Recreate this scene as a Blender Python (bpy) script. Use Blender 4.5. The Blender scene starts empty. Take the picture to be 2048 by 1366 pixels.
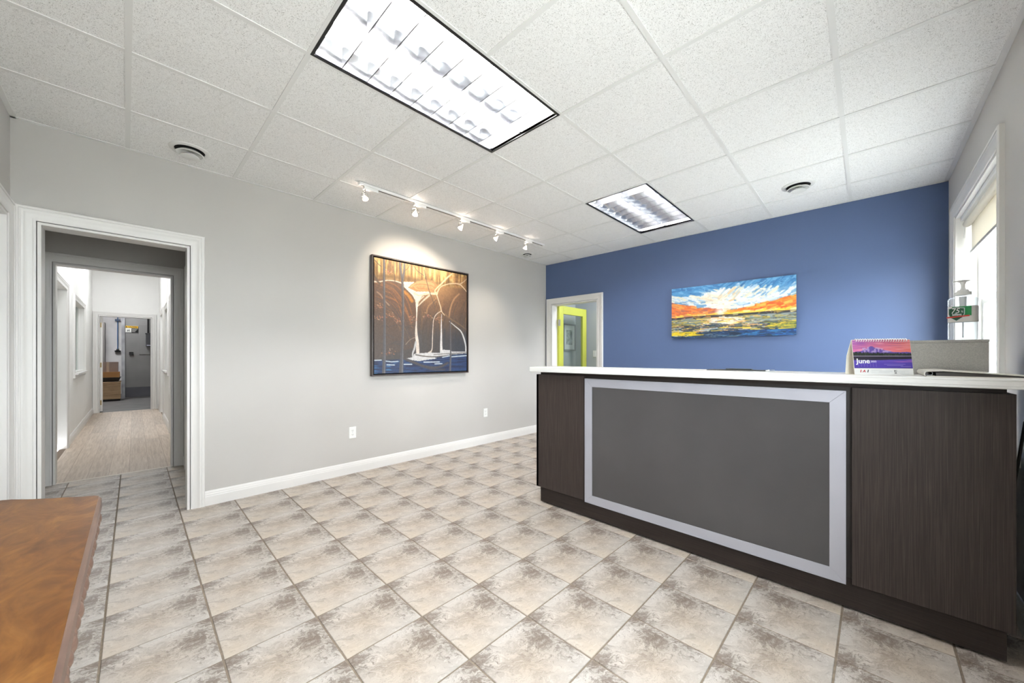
import bpy, bmesh, math, random
import numpy as np
from mathutils import Matrix, Vector

R = random.Random(7)
S = bpy.context.scene
COL = S.collection
EYE = 1.176            # camera height above the floor
HC = 2.6406            # ceiling height

# ------------------------------------------------------------------ camera
cam_d = bpy.data.cameras.new('camera'); cam = bpy.data.objects.new('camera', cam_d); COL.objects.link(cam)
YAW = 0.771177
cam.location = (0, 0, EYE); cam.rotation_euler = (math.pi/2, 0, YAW - math.pi/2)
cam_d.sensor_width = 36; cam_d.lens = 740.57/2048*36
cam_d.shift_x = (1024-1014.54)/2048; cam_d.shift_y = (713.41-683)/2048
cam_d.clip_start = 0.02; cam_d.clip_end = 200
S.camera = cam

# ------------------------------------------------------------------ world and exposure
w = bpy.data.worlds.new('overcast_sky'); S.world = w; w.use_nodes = True
bg = w.node_tree.nodes['Background']; bg.inputs[0].default_value = (0.95, 0.975, 1.03, 1); bg.inputs[1].default_value = 6.5
S.view_settings.view_transform = 'Standard'; S.view_settings.look = 'None'
S.view_settings.gamma = 1.0; S.view_settings.use_curve_mapping = False
S.view_settings.exposure = 1.90
cy = S.cycles
cy.use_denoising = True; cy.max_bounces = 8; cy.diffuse_bounces = 4; cy.glossy_bounces = 4; cy.transmission_bounces = 6
cy.use_adaptive_sampling = True; cy.adaptive_threshold = 0.03
cy.sample_clamp_indirect = 6.0; cy.caustics_reflective = False; cy.caustics_refractive = False
TUBE_EMIT = 62.0       # ceiling troffer lamps
SPOT_W = 7.0; SPILL_W = 0.10
HALL_EMIT = 3.3; STORE_EMIT = 2.6; OFFICE_EMIT = 4.8

# ------------------------------------------------------------------ colour and materials
def lin(c):
    return tuple((x/255/12.92 if x/255 <= 0.04045 else ((x/255+0.055)/1.055)**2.4) for x in c)
def new_mat(name):
    m = bpy.data.materials.new(name); m.use_nodes = True
    nt = m.node_tree; return m, nt, nt.nodes['Principled BSDF']
def N(nt, kind, **kw):
    n = nt.nodes.new(kind)
    for k, v in kw.items(): setattr(n, k, v)
    return n
def noise(nt, vec, scale, detail=4, rough=0.55, dist=0.0):
    n = N(nt, 'ShaderNodeTexNoise'); n.inputs['Scale'].default_value = scale; n.inputs['Detail'].default_value = detail
    n.inputs['Roughness'].default_value = rough; n.inputs['Distortion'].default_value = dist
    nt.links.new(vec, n.inputs['Vector']); return n.outputs['Fac']
def ramp(nt, fac, stops):
    r = N(nt, 'ShaderNodeValToRGB'); el = r.color_ramp.elements
    while len(el) < len(stops): el.new(0.5)
    for e, (p, c) in zip(el, stops): e.position = p; e.color = (*lin(c), 1)
    nt.links.new(fac, r.inputs[0]); return r.outputs[0]
def mix(nt, fac, a, b, mode='MIX'):
    m = N(nt, 'ShaderNodeMix', data_type='RGBA', blend_type=mode)
    for sock, v in ((m.inputs[0], fac), (m.inputs[6], a), (m.inputs[7], b)):
        if isinstance(v, (int, float)): sock.default_value = v
        elif isinstance(v, tuple): sock.default_value = (*v, 1) if len(v) == 3 else v
        else: nt.links.new(v, sock)
    return m.outputs[2]
def math_(nt, op, a, b=None, clamp=False):
    m = N(nt, 'ShaderNodeMath', operation=op); m.use_clamp = clamp
    for i, v in enumerate((a, b)):
        if v is None: continue
        if isinstance(v, (int, float)): m.inputs[i].default_value = v
        else: nt.links.new(v, m.inputs[i])
    return m.outputs[0]
def coords(nt, scale=(1, 1, 1), kind='Object', rot=(0, 0, 0), loc=(0, 0, 0)):
    t = N(nt, 'ShaderNodeTexCoord'); mp = N(nt, 'ShaderNodeMapping')
    mp.inputs['Scale'].default_value = scale; mp.inputs['Rotation'].default_value = rot; mp.inputs['Location'].default_value = loc
    nt.links.new(t.outputs[kind], mp.inputs['Vector']); return mp.outputs[0]
def bump(nt, bsdf, h, strength, dist=0.002):
    b = N(nt, 'ShaderNodeBump'); b.inputs['Strength'].default_value = strength; b.inputs['Distance'].default_value = dist
    nt.links.new(h, b.inputs['Height']); nt.links.new(b.outputs[0], bsdf.inputs['Normal'])
MATS = {}
def P(name, c, rough=0.5, metal=0.0, var=0.0, vscale=4.0, bmp=0.0, bscale=200.0, spec=0.5, coat=0.0):
    if name in MATS: return MATS[name]
    m, nt, b = new_mat(name)
    b.inputs['Base Color'].default_value = (*lin(c), 1); b.inputs['Roughness'].default_value = rough
    b.inputs['Metallic'].default_value = metal; b.inputs['Specular IOR Level'].default_value = spec
    b.inputs['Coat Weight'].default_value = coat
    v = coords(nt)
    f = noise(nt, v, vscale, 1)
    lo = tuple(max(0, x*(1-max(var, .004))) for x in c); hi = tuple(min(255, x*(1+max(var, .004))) for x in c)
    nt.links.new(ramp(nt, f, [(0.3, lo), (0.7, hi)]), b.inputs['Base Color'])
    if bmp: bump(nt, b, noise(nt, v, bscale, 2), bmp)
    MATS[name] = m; return m
def emit(name, c, strength):
    if name in MATS: return MATS[name]
    m, nt, b = new_mat(name)
    b.inputs['Base Color'].default_value = (*lin(c), 1)
    b.inputs['Emission Color'].default_value = (*lin(c), 1); b.inputs['Emission Strength'].default_value = strength
    MATS[name] = m; return m
def wood(name, stops, stretch, scale=1.0, rough=0.45, rnd=False, dist=0.4, spec=0.5, coat=0.0, bmp=0.05):
    m, nt, b = new_mat(name)
    v = coords(nt, stretch)
    if rnd:
        oi = N(nt, 'ShaderNodeObjectInfo'); va = N(nt, 'ShaderNodeVectorMath', operation='ADD')
        sc = N(nt, 'ShaderNodeVectorMath', operation='SCALE'); sc.inputs[0].default_value = (37, 91, 53)
        nt.links.new(oi.outputs['Random'], sc.inputs['Scale']); nt.links.new(v, va.inputs[0]); nt.links.new(sc.outputs[0], va.inputs[1]); v = va.outputs[0]
    f = noise(nt, v, scale, 6, 0.62, dist)
    c = ramp(nt, f, stops)
    if rnd:
        k = math_(nt, 'MULTIPLY_ADD', oi.outputs['Random'], 0.24); k.node.inputs[2].default_value = 0.88
        cc = N(nt, 'ShaderNodeCombineColor')
        for i in range(3): nt.links.new(k, cc.inputs[i])
        c = mix(nt, 1.0, c, cc.outputs[0], 'MULTIPLY')
    nt.links.new(c, b.inputs['Base Color']); b.inputs['Roughness'].default_value = rough
    b.inputs['Specular IOR Level'].default_value = spec; b.inputs['Coat Weight'].default_value = coat
    if bmp: bump(nt, b, f, bmp)
    MATS[name] = m; return m
def vcol_mat(name, rough=0.5):
    m, nt, b = new_mat(name)
    a = N(nt, 'ShaderNodeAttribute', attribute_name='paint'); nt.links.new(a.outputs['Color'], b.inputs['Base Color'])
    b.inputs['Roughness'].default_value = rough
    bump(nt, b, noise(nt, coords(nt), 160, 4), 0.12)
    return m

wall_m = P('grey_wall_paint', (195, 192, 188), 0.55, var=0.012, vscale=1.5, bmp=0.03, bscale=350)
blue_m = P('blue_wall_paint', (85, 104, 142), 0.5, var=0.015, vscale=1.5, bmp=0.03, bscale=350)
hall_m = P('white_hall_paint', (236, 235, 232), 0.6, bmp=0.02, bscale=300)
trim_m = P('white_trim_paint', (230, 228, 225), 0.38)
white_pl = P('white_plastic', (240, 240, 238), 0.35)
sash_m = P('white_vinyl', (240, 240, 238), 0.3)
black_m = P('black_plastic', (18, 18, 19), 0.4)
steel_m = P('brushed_aluminium', (188, 189, 200), 0.45, metal=0.5, var=0.01, vscale=6)
grout_m = P('brown_grout', (138, 125, 110), 0.9, var=0.06, vscale=40)

def make_tile_mat():
    m, nt, b = new_mat('stone_print_tile')
    v = coords(nt, (1/0.3372,)*3)                       # 0..1 over one tile
    sp = N(nt, 'ShaderNodeSeparateXYZ'); nt.links.new(v, sp.inputs[0])
    # warp the coordinates so that streaks bend, then stretch them along one diagonal
    w1 = N(nt, 'ShaderNodeTexNoise'); w1.inputs['Scale'].default_value = 3.2; w1.inputs['Detail'].default_value = 6; w1.inputs['Roughness'].default_value = 0.6
    nt.links.new(v, w1.inputs['Vector'])
    wv = N(nt, 'ShaderNodeVectorMath', operation='MULTIPLY_ADD'); wv.inputs[1].default_value = (0.55, 0.55, 0); nt.links.new(w1.outputs['Color'], wv.inputs[0]); nt.links.new(v, wv.inputs[2])
    ms = N(nt, 'ShaderNodeMapping'); ms.inputs['Rotation'].default_value = (0, 0, math.radians(35)); nt.links.new(wv.outputs[0], ms.inputs['Vector'])
    m2 = N(nt, 'ShaderNodeMapping'); m2.inputs['Scale'].default_value = (0.8, 2.0, 1); nt.links.new(ms.outputs[0], m2.inputs['Vector']); vs = m2.outputs[0]
    n1 = noise(nt, vs, 3.4, 7, 0.70, 0.3)
    n2 = noise(nt, vs, 1.6, 3, 0.6, 0.3)
    n3 = noise(nt, vs, 13, 5, 0.74, 0.5)
    n4 = noise(nt, vs, 4.5, 4, 0.6, 0.9)
    def blob(cx, cy_, r):
        dx = math_(nt, 'SUBTRACT', sp.outputs[0], cx); dy = math_(nt, 'SUBTRACT', sp.outputs[1], cy_)
        d = math_(nt, 'SQRT', math_(nt, 'ADD', math_(nt, 'MULTIPLY', dx, dx), math_(nt, 'MULTIPLY', dy, dy)))
        return math_(nt, 'SUBTRACT', 1.0, math_(nt, 'DIVIDE', d, r), clamp=True)
    mul = lambda a_, b_: math_(nt, 'MULTIPLY', a_, b_)
    dark = math_(nt, 'MAXIMUM', math_(nt, 'MAXIMUM', blob(0.03, 0.92, 0.36), blob(0.80, 0.64, 0.40)), math_(nt, 'MAXIMUM', mul(blob(0.95, 0.93, 0.26), 0.9), mul(blob(0.93, 0.34, 0.34), 0.75)))
    mid = math_(nt, 'MAXIMUM', mul(dark, 1.0), mul(blob(0.38, 0.5, 0.6), 0.72))
    soft = mul(math_(nt, 'SUBTRACT', math_(nt, 'ADD', mul(mid, 0.34), n1), 0.60), 3.6); soft.node.use_clamp = True
    crisp = mul(math_(nt, 'SUBTRACT', math_(nt, 'ADD', mul(dark, 0.22), n3), 0.585), 9.0); crisp.node.use_clamp = True
    ridge = math_(nt, 'SUBTRACT', 1.0, mul(math_(nt, 'ABSOLUTE', math_(nt, 'SUBTRACT', n4, 0.5)), 26.0), clamp=True)
    warm = math_(nt, 'MAXIMUM', blob(0.42, 0.44, 0.55), blob(0.14, 0.12, 0.5))
    wm = mul(mul(warm, n2), 1.25); wm.node.use_clamp = True
    base = ramp(nt, n2, [(0.3, (170, 163, 156)), (0.5, (193, 186, 179)), (0.72, (212, 206, 200))])
    c = mix(nt, wm, base, lin((196, 179, 158)))
    c = mix(nt, mul(soft, 0.72), c, lin((136, 121, 108)))
    c = mix(nt, mul(crisp, 0.66), c, lin((104, 90, 79)))
    c = mix(nt, mul(mul(ridge, mid), 0.7), c, lin((118, 104, 94)))
    lt = mul(math_(nt, 'SUBTRACT', 0.435, n3), 7.0); lt.node.use_clamp = True
    c = mix(nt, mul(lt, 0.5), c, lin((229, 225, 221)))
    nt.links.new(c, b.inputs['Base Color']); b.inputs['Roughness'].default_value = 0.4; b.inputs['Specular IOR Level'].default_value = 0.4
    bump(nt, b, n3, 0.08, 0.002)
    return m
tile_m = make_tile_mat()

def make_ceiling_mat():
    m, nt, b = new_mat('fissured_ceiling_tile')
    v = coords(nt, (1, 1, 1))
    a = noise(nt, v, 170, 2, 0.5, 2.6); c2 = noise(nt, v, 330, 2, 0.5, 1.2)
    s = math_(nt, 'MINIMUM', a, math_(nt, 'ADD', c2, 0.045))
    c = ramp(nt, s, [(0.348, (128, 125, 120)), (0.39, (248, 248, 247))])
    nt.links.new(c, b.inputs['Base Color']); b.inputs['Roughness'].default_value = 0.9
    bump(nt, b, s, 0.1, 0.002)
    return m
ceil_m = make_ceiling_mat()

lam_v = wood('dark_laminate_vertical', [(0.28, (42, 35, 33)), (0.5, (55, 47, 44)), (0.72, (72, 63, 59))], (300, 300, 4.0), 1.0, 0.5, spec=0.3)
lam_h = wood('dark_laminate_horizontal', [(0.28, (36, 30, 28)), (0.5, (46, 38, 35)), (0.72, (58, 50, 46))], (300, 4.0, 300), 1.0, 0.5, spec=0.3)
plank_m = wood('pale_oak_plank', [(0.25, (160, 141, 124)), (0.5, (188, 171, 153)), (0.75, (208, 194, 178))], (60, 3, 60), 1.0, 0.45, rnd=True)
crate_m = wood('raw_pine', [(0.3, (150, 120, 86)), (0.7, (196, 166, 128))], (4, 60, 60), 1.0, 0.7)
burl_m = wood('polished_brown_burl', [(0.25, (76, 44, 17)), (0.42, (101, 62, 25)), (0.55, (122, 79, 35)), (0.66, (140, 95, 45)), (0.82, (160, 115, 62))], (9, 5.0, 5), 1.0, 0.38, dist=1.8, spec=0.3, coat=0.0, bmp=0.03)
carve_m = wood('dark_carved_wood', [(0.3, (84, 62, 52)), (0.7, (124, 98, 84))], (30, 4, 30), 1.0, 0.45)
glass_m, _nt, _b = new_mat('frosted_charcoal_glass')
_b.inputs['Base Color'].default_value = (*lin((80, 78, 79)), 1); _b.inputs['Roughness'].default_value = 0.34; _b.inputs['Specular IOR Level'].default_value = 0.35
_nt.links.new(ramp(_nt, noise(_nt, coords(_nt), 2.5, 4, 0.5), [(0.3, (73, 71, 72)), (0.72, (79, 77, 78))]), _b.inputs['Base Color'])
pane_m, _nt, _b = new_mat('clear_glass')
_b.inputs['Base Color'].default_value = (0.96, 0.98, 0.98, 1); _b.inputs['Roughness'].default_value = 0.0
_b.inputs['Transmission Weight'].default_value = 1.0; _b.inputs['IOR'].default_value = 1.02
_tr = N(_nt, 'ShaderNodeBsdfTransparent'); _tr.inputs[0].default_value = (0.93, 0.96, 0.95, 1)
_gl = N(_nt, 'ShaderNodeBsdfGlossy'); _gl.inputs['Roughness'].default_value = 0.02
_mx = N(_nt, 'ShaderNodeMixShader'); _mx.inputs[0].default_value = 0.07
_nt.links.new(_tr.outputs[0], _mx.inputs[1]); _nt.links.new(_gl.outputs[0], _mx.inputs[2]); _nt.links.new(_mx.outputs[0], _nt.nodes['Material Output'].inputs[0])
liquid_m, _nt, _b = new_mat('clear_gel_plastic')
_tr = N(_nt, 'ShaderNodeBsdfTransparent'); _tr.inputs[0].default_value = (0.93, 0.96, 0.99, 1)
_mx = N(_nt, 'ShaderNodeMixShader'); _mx.inputs[0].default_value = 0.22
_nt.links.new(_tr.outputs[0], _mx.inputs[1]); _nt.links.new(_b.outputs[0], _mx.inputs[2]); _nt.links.new(_mx.outputs[0], _nt.nodes['Material Output'].inputs[0])
_b.inputs['Base Color'].default_value = (0.94, 0.97, 0.99, 1); _b.inputs['Roughness'].default_value = 0.06
_b.inputs['IOR'].default_value = 1.45

# ------------------------------------------------------------------ mesh helpers
class MB:
    def __init__(s): s.v = []; s.f = []
    def add(s, vs, fs):
        o = len(s.v); s.v += [tuple(p) for p in vs]; s.f += [tuple(i+o for i in f) for f in fs]; return s
    def box(s, x0, x1, y0, y1, z0, z1):
        x0, x1 = min(x0, x1), max(x0, x1); y0, y1 = min(y0, y1), max(y0, y1); z0, z1 = min(z0, z1), max(z0, z1)
        return s.add([(x0,y0,z0),(x1,y0,z0),(x1,y1,z0),(x0,y1,z0),(x0,y0,z1),(x1,y0,z1),(x1,y1,z1),(x0,y1,z1)],
                     [(0,3,2,1),(4,5,6,7),(0,1,5,4),(1,2,6,5),(2,3,7,6),(3,0,4,7)])
    def prism(s, poly, lo, hi, axis='z'):
        """polygon in the two other axes, extruded along axis"""
        def p3(a, b, t): return {'z': (a, b, t), 'y': (a, t, b), 'x': (t, a, b)}[axis]
        n = len(poly); vs = [p3(a, b, lo) for a, b in poly] + [p3(a, b, hi) for a, b in poly]
        fs = [tuple(range(n))[::-1], tuple(range(n, 2*n))] + [(i, (i+1) % n, n+(i+1) % n, n+i) for i in range(n)]
        return s.add(vs, fs)
    def lathe(s, prof, n=24, c=(0, 0, 0), sx=1.0, sy=1.0):
        vs = []; fs = []; m = len(prof)
        for i in range(n):
            a = 2*math.pi*i/n
            for r, z in prof: vs.append((c[0]+r*math.cos(a)*sx, c[1]+r*math.sin(a)*sy, c[2]+z))
        for i in range(n):
            j = (i+1) % n
            for k in range(m-1): fs.append((i*m+k, j*m+k, j*m+k+1, i*m+k+1))
        if prof[0][0] > 1e-6: fs.append(tuple(i*m for i in range(n))[::-1])
        if prof[-1][0] > 1e-6: fs.append(tuple(i*m+m-1 for i in range(n)))
        return s.add(vs, fs)
    def tube(s, pts, r, n=8):
        pts = [Vector(p) for p in pts]; vs = []; fs = []
        up = Vector((0, 0, 1))
        for i, p in enumerate(pts):
            t = (pts[min(i+1, len(pts)-1)] - pts[max(i-1, 0)]).normalized()
            a = t.cross(up)
            if a.length < 1e-3: a = t.cross(Vector((1, 0, 0)))
            a.normalize(); b = t.cross(a).normalized()
            rr = r[i] if isinstance(r, (list, tuple)) else r
            for k in range(n):
                q = 2*math.pi*k/n; vs.append(p + a*math.cos(q)*rr + b*math.sin(q)*rr)
        for i in range(len(pts)-1):
            for k in range(n):
                j = (k+1) % n; fs.append((i*n+k, i*n+j, (i+1)*n+j, (i+1)*n+k))
        fs.append(tuple(range(n))); fs.append(tuple((len(pts)-1)*n+k for k in range(n))[::-1])
        return s.add(vs, fs)
    def sphere(s, c, r, n=12, m=8, sx=1, sy=1, sz=1):
        prof = [(max(1e-7, math.sin(math.pi*k/m)), -math.cos(math.pi*k/m)) for k in range(m+1)]
        o = len(s.v); s.lathe([(a*r, b*r) for a, b in prof], n)
        s.v[o:] = [(c[0]+x*sx, c[1]+y*sy, c[2]+z*sz) for x, y, z in s.v[o:]]; return s
    def build(s, name, mat, parent=None, M=None, smooth=False, bevel=0.0, kind=None, label=None, cat=None):
        me = bpy.data.meshes.new(name); me.from_pydata(s.v, [], s.f)
        bm = bmesh.new(); bm.from_mesh(me); bmesh.ops.remove_doubles(bm, verts=bm.verts, dist=1e-6)
        bmesh.ops.recalc_face_normals(bm, faces=bm.faces); bm.to_mesh(me); bm.free()
        return link(name, me, mat, parent, M, smooth, bevel, kind, label, cat)
def link(name, me, mat, parent=None, M=None, smooth=False, bevel=0.0, kind=None, label=None, cat=None, group=None):
    o = bpy.data.objects.new(name, me); COL.objects.link(o)
    if mat is not None and not me.materials: me.materials.append(mat)
    if smooth:
        for p in me.polygons: p.use_smooth = True
        md = o.modifiers.new('split', 'EDGE_SPLIT'); md.split_angle = math.radians(40)
    if bevel:
        b = o.modifiers.new('bevel', 'BEVEL'); b.width = bevel; b.segments = 2; b.limit_method = 'ANGLE'; b.angle_limit = math.radians(50)
    if parent is not None: o.parent = parent
    if M is not None:
        if parent is not None: o.matrix_local = M
        else: o.matrix_world = M
    tag(o, label, cat, kind, group); return o
def tag(o, label=None, cat=None, kind=None, group=None):
    if label: o['label'] = label
    if cat: o['category'] = cat
    if kind: o['kind'] = kind
    if group: o['group'] = group
    return o
def thing(name, M, label, cat, kind=None, group=None):
    o = bpy.data.objects.new(name, None); COL.objects.link(o); o.matrix_world = M; o.empty_display_size = 0.1
    return tag(o, label, cat, kind, group)
def copy_tree(o, parent=None):
    c = o.copy(); COL.objects.link(c)
    if parent is not None: c.parent = parent
    for ch in [x for x in bpy.data.objects if x.parent == o]: copy_tree(ch, c)
    return c
def T(x=0, y=0, z=0): return Matrix.Translation((x, y, z))
def RZ(a): return Matrix.Rotation(a, 4, 'Z')
def RX(a): return Matrix.Rotation(a, 4, 'X')
def RY(a): return Matrix.Rotation(a, 4, 'Y')
def text(name, body, size, mat, parent, M, depth=0.0006, align='CENTER', shear=0.0, bold=0.0):
    cu = bpy.data.curves.new(name, 'FONT'); cu.body = body; cu.size = size; cu.align_x = align; cu.align_y = 'CENTER'
    cu.extrude = depth; cu.shear = shear; cu.offset = bold; cu.resolution_u = 3
    co = bpy.data.objects.new(name+'_curve', cu); COL.objects.link(co)
    me = bpy.data.meshes.new_from_object(co.evaluated_get(bpy.context.evaluated_depsgraph_get())); me.name = name
    bpy.data.objects.remove(co); bpy.data.curves.remove(cu); me.materials.clear()
    return link(name, me, mat, parent, M)

# ------------------------------------------------------------------ wall frames: local x along the wall, local y INTO the wall, room side is -y
G = T(0, 3.749, 0) @ RZ(-0.01076)                # long grey wall on the left of the picture
B = T(4.767, 0, 0) @ RZ(-math.pi/2 + 0.0195)     # blue wall, local x = -world y
W = T(0, -0.487, 0) @ RZ(math.pi)                # window wall, local x = -world x
L = T(-0.495, 0, 0) @ RZ(math.pi/2)              # wall beside the camera, local x = world y
HX0, HX1 = -0.575, 0.435                         # hallway side walls in the frame of the grey wall
HL = G @ T(HX0, 0, 0) @ RZ(math.pi/2)            # local x = distance past the grey wall
HR = G @ T(HX1, 0, 0) @ RZ(-math.pi/2)           # local x = minus that distance
V2 = G @ T(0, 1.591, 0)                          # second doorway
E3 = G @ T(0, 7.76, 0)                           # end of the hallway

def wall(name, M, a0, a1, z0, z1, holes, thick, mat, label):
    """one connected mesh with rectangular openings"""
    xs = sorted({a0, a1, *[h[0] for h in holes], *[h[1] for h in holes]}); zs = sorted({z0, z1, *[h[2] for h in holes], *[h[3] for h in holes]})
    mb = MB(); nx, nz = len(xs), len(zs)
    for t in (0, thick):
        mb.v += [(x, t, z) for z in zs for x in xs]
    def solid(i, k):
        if i < 0 or k < 0 or i >= nx-1 or k >= nz-1: return False
        cx, cz = (xs[i]+xs[i+1])/2, (zs[k]+zs[k+1])/2
        return not any(h[0] < cx < h[1] and h[2] < cz < h[3] for h in holes)
    id_ = lambda i, k, t: t*nx*nz + k*nx + i
    for i in range(nx-1):
        for k in range(nz-1):
            if not solid(i, k): continue
            q = [(i, k), (i+1, k), (i+1, k+1), (i, k+1)]
            mb.f.append(tuple(id_(*p, 0) for p in q)); mb.f.append(tuple(id_(*p, 1) for p in q[::-1]))
            for (di, dk), (p, r) in (((0, -1), (q[0], q[1])), ((1, 0), (q[1], q[2])), ((0, 1), (q[2], q[3])), ((-1, 0), (q[3], q[0]))):
                if not solid(i+di, k+dk): mb.f.append((id_(*r, 0), id_(*p, 0), id_(*p, 1), id_(*r, 1)))
    me = bpy.data.meshes.new(name); me.from_pydata(mb.v, [], mb.f)
    bm = bmesh.new(); bm.from_mesh(me)
    bmesh.ops.delete(bm, geom=[v for v in bm.verts if not v.link_faces], context='VERTS')
    bmesh.ops.recalc_face_normals(bm, faces=bm.faces); bm.to_mesh(me); bm.free()
    return link(name, me, mat, None, M, kind='structure', label=label, cat='wall')

CASE = [(0, 0), (0, .010), (.006, .014), (.012, .014), (.013, .010), (.030, .012), (.046, .017), (.050, .021), (.058, .0225), (.059, .019), (.066, .019), (.067, .0235), (.080, .0235), (.085, .018), (.085, 0)]
def sweep(path, prof, closed=False):
    """path: (x, z, ox, oz) inner points with outward mitre vectors; profile (u outward, v towards the room)"""
    mb = MB(); n = len(prof)
    for x, z, ox, oz in path: mb.v += [(x+ox*u, -v, z+oz*u) for u, v in prof]
    m = len(path)
    for i in range(m if closed else m-1):
        j = (i+1) % m
        for k in range(n-1): mb.f.append((i*n+k, i*n+k+1, j*n+k+1, j*n+k))
    if not closed: mb.f.append(tuple(range(n))); mb.f.append(tuple((m-1)*n+k for k in range(n))[::-1])
    return mb
TRIM = [0]
def casing(M, a0, a1, z1, label, w_=0.085, z0=0.0, closed=False, y=0.0):
    k = w_/0.085; prof = [(u*k, v) for u, v in CASE]
    if closed: path = [(a0, z0, -1, -1), (a0, z1, -1, 1), (a1, z1, 1, 1), (a1, z0, 1, -1)]
    else: path = [(a0, z0, -1, 0), (a0, z1, -1, 1), (a1, z1, 1, 1), (a1, z0, 1, 0)]
    TRIM[0] += 1
    return sweep(path, prof, closed).build(f'trim_{TRIM[0]}', trim_m, None, M @ T(0, y, 0), smooth=True, kind='structure', label=label, cat='door trim')
def jamb(M, a0, a1, z1, depth, label, z0=0.0, sill=False, mat=None):
    mb = MB(); t = 0.016; o = 0.004
    prof = [(a0+o, z0), (a0+o, z1-o), (a1-o, z1-o), (a1-o, z0), (a1-t-o, z0), (a1-t-o, z1-t-o), (a0+t+o, z1-t-o), (a0+t+o, z0)]
    if sill: prof = None
    TRIM[0] += 1
    if not sill: mb.prism(prof, -0.006, depth+0.006, 'y')
    else:
        mb.add([], [])
        outer = [(a0+o, z0+o), (a0+o, z1-o), (a1-o, z1-o), (a1-o, z0+o)]; inner = [(a0+t, z0+t), (a0+t, z1-t), (a1-t, z1-t), (a1-t, z0+t)]
        vs = [(x, y, z) for y in (-0.004, depth) for ring in (outer, inner) for x, z in ring]; fs = []
        for i in range(4):
            j = (i+1) % 4
            fs += [(i, j, 4+j, 4+i), (8+i, 8+j, 12+j, 12+i), (4+i, 4+j, 12+j, 12+i), (i, j, 8+j, 8+i)]
        mb.add(vs, fs)
    return mb.build(f'trim_{TRIM[0]}', mat or trim_m, None, M, kind='structure', label=label, cat='door trim')
BASE = [(0, 0), (.016, 0), (.016, .07), (.014, .078), (.014, .086), (.010, .094), (.010, .1), (.005, .112), (0, .114)]
def baseboard(name, M, a0, a1, label):
    mb = MB(); mb.prism([(-v, z) for v, z in BASE], a0, a1, 'x')
    return mb.build(name, trim_m, None, M, kind='structure', label=label, cat='baseboard')

# ------------------------------------------------------------------ floors
TS = 0.3372; FR = T(0.6104, 2.799, 0) @ RZ(-0.0105)
flo = MB().box(-0.64, 4.95, -0.65, 3.80, -0.12, -0.0035)
floor = flo.build('floor', grout_m, None, T(), kind='structure', label='beige stone-look tiled floor of the reception room', cat='floor')
MB().box(HX0-0.1, HX1+0.1, 0.045, 1.591, -0.12, -0.0035).build('floor_entry', grout_m, floor, G)
TILE_MESH = {}
def tile_mesh(x0, x1, y0, y1):
    k = tuple(round(q, 3) for q in (x0, x1, y0, y1))
    if k not in TILE_MESH:
        g, bv = 0.0036, 0.0016
        vs = []
        for d, z in ((0, -0.02), (0, -0.0014), (bv, 0.0)):
            vs += [(x0+g+d, y0+g+d, z), (x1-g-d, y0+g+d, z), (x1-g-d, y1-g-d, z), (x0+g+d, y1-g-d, z)]
        fs = [(8, 9, 10, 11)] + [(a*4+i, a*4+(i+1) % 4, a*4+4+(i+1) % 4, a*4+4+i) for a in (0, 1) for i in range(4)]
        me = bpy.data.meshes.new('floor_tile'); me.from_pydata(vs, [], fs); me.materials.append(tile_m); TILE_MESH[k] = me
    return TILE_MESH[k]
GI = FR.inverted() @ G
def lay(x0, x1, y0, y1):
    """tiles covering a rectangle given in the tile frame"""
    for i in range(math.floor(x0/TS), math.ceil(x1/TS)):
        for k in range(math.floor(y0/TS), math.ceil(y1/TS)):
            a0, a1 = max(x0, i*TS)-i*TS, min(x1, (i+1)*TS)-i*TS; b0, b1 = max(y0, k*TS)-k*TS, min(y1, (k+1)*TS)-k*TS
            if a1-a0 < 0.02 or b1-b0 < 0.02: continue
            link('floor_tile', tile_mesh(a0, a1, b0, b1), None, floor, FR @ T(i*TS, k*TS, 0))
p0 = FR.inverted() @ Vector((-0.495, 3.75, 0)); p1 = FR.inverted() @ Vector((4.80, -0.49, 0)); yw = (GI @ Vector((0, 0, 0))).y
lay(p0.x-0.01, p1.x+0.02, p1.y-0.03, yw+0.005)
gx0 = (GI @ Vector((HX0-0.02, 0, 0))).x; gx1 = (GI @ Vector((HX1+0.02, 0, 0))).x
lay(gx0, gx1, yw+0.005, yw+1.591+0.02)

fh = MB().box(HX0-0.06, HX1+0.06, 1.611, 7.80, -0.12, -0.003).build('floor_hallway', P('dark_joint', (120, 104, 90), 0.8), None, G, kind='structure', label='pale wood plank floor of the narrow hallway', cat='floor')
PL = {}
def plank(x0, x1, y0, y1):
    if y1-y0 < 0.05: return
    k = (round(x1-x0, 3), round(y1-y0, 3))
    if k not in PL:
        g = 0.0008; wx, ly = x1-x0, y1-y0
        mb = MB().box(g, wx-g, g, ly-g, -0.01, 0.0)
        me = bpy.data.meshes.new('plank'); me.from_pydata(mb.v, [], mb.f); me.materials.append(plank_m); PL[k] = me
    link('plank', PL[k], None, fh, T(x0, y0, 0))
pw = 0.1446; n_pl = 7; x = HX0
for c in range(n_pl):
    x0, x1 = HX0+c*pw-0.0, min(HX0+(c+1)*pw, HX1); y = 1.612 - R.choice([0.2, 0.5, 0.75, 0.95, 0.4])
    while y < 7.80:
        plank(x0, x1, max(1.612, y), min(7.80, y+1.22)); y += 1.22
MB().box(HX0+0.03, HX1-0.03, 1.592, 1.622, -0.003, 0.004).build('trim_90', P('threshold_strip', (206, 198, 186), 0.4, metal=0.2), None, G, bevel=0.002, kind='structure', label='thin metal threshold strip between tile and wood floor', cat='threshold')

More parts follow.
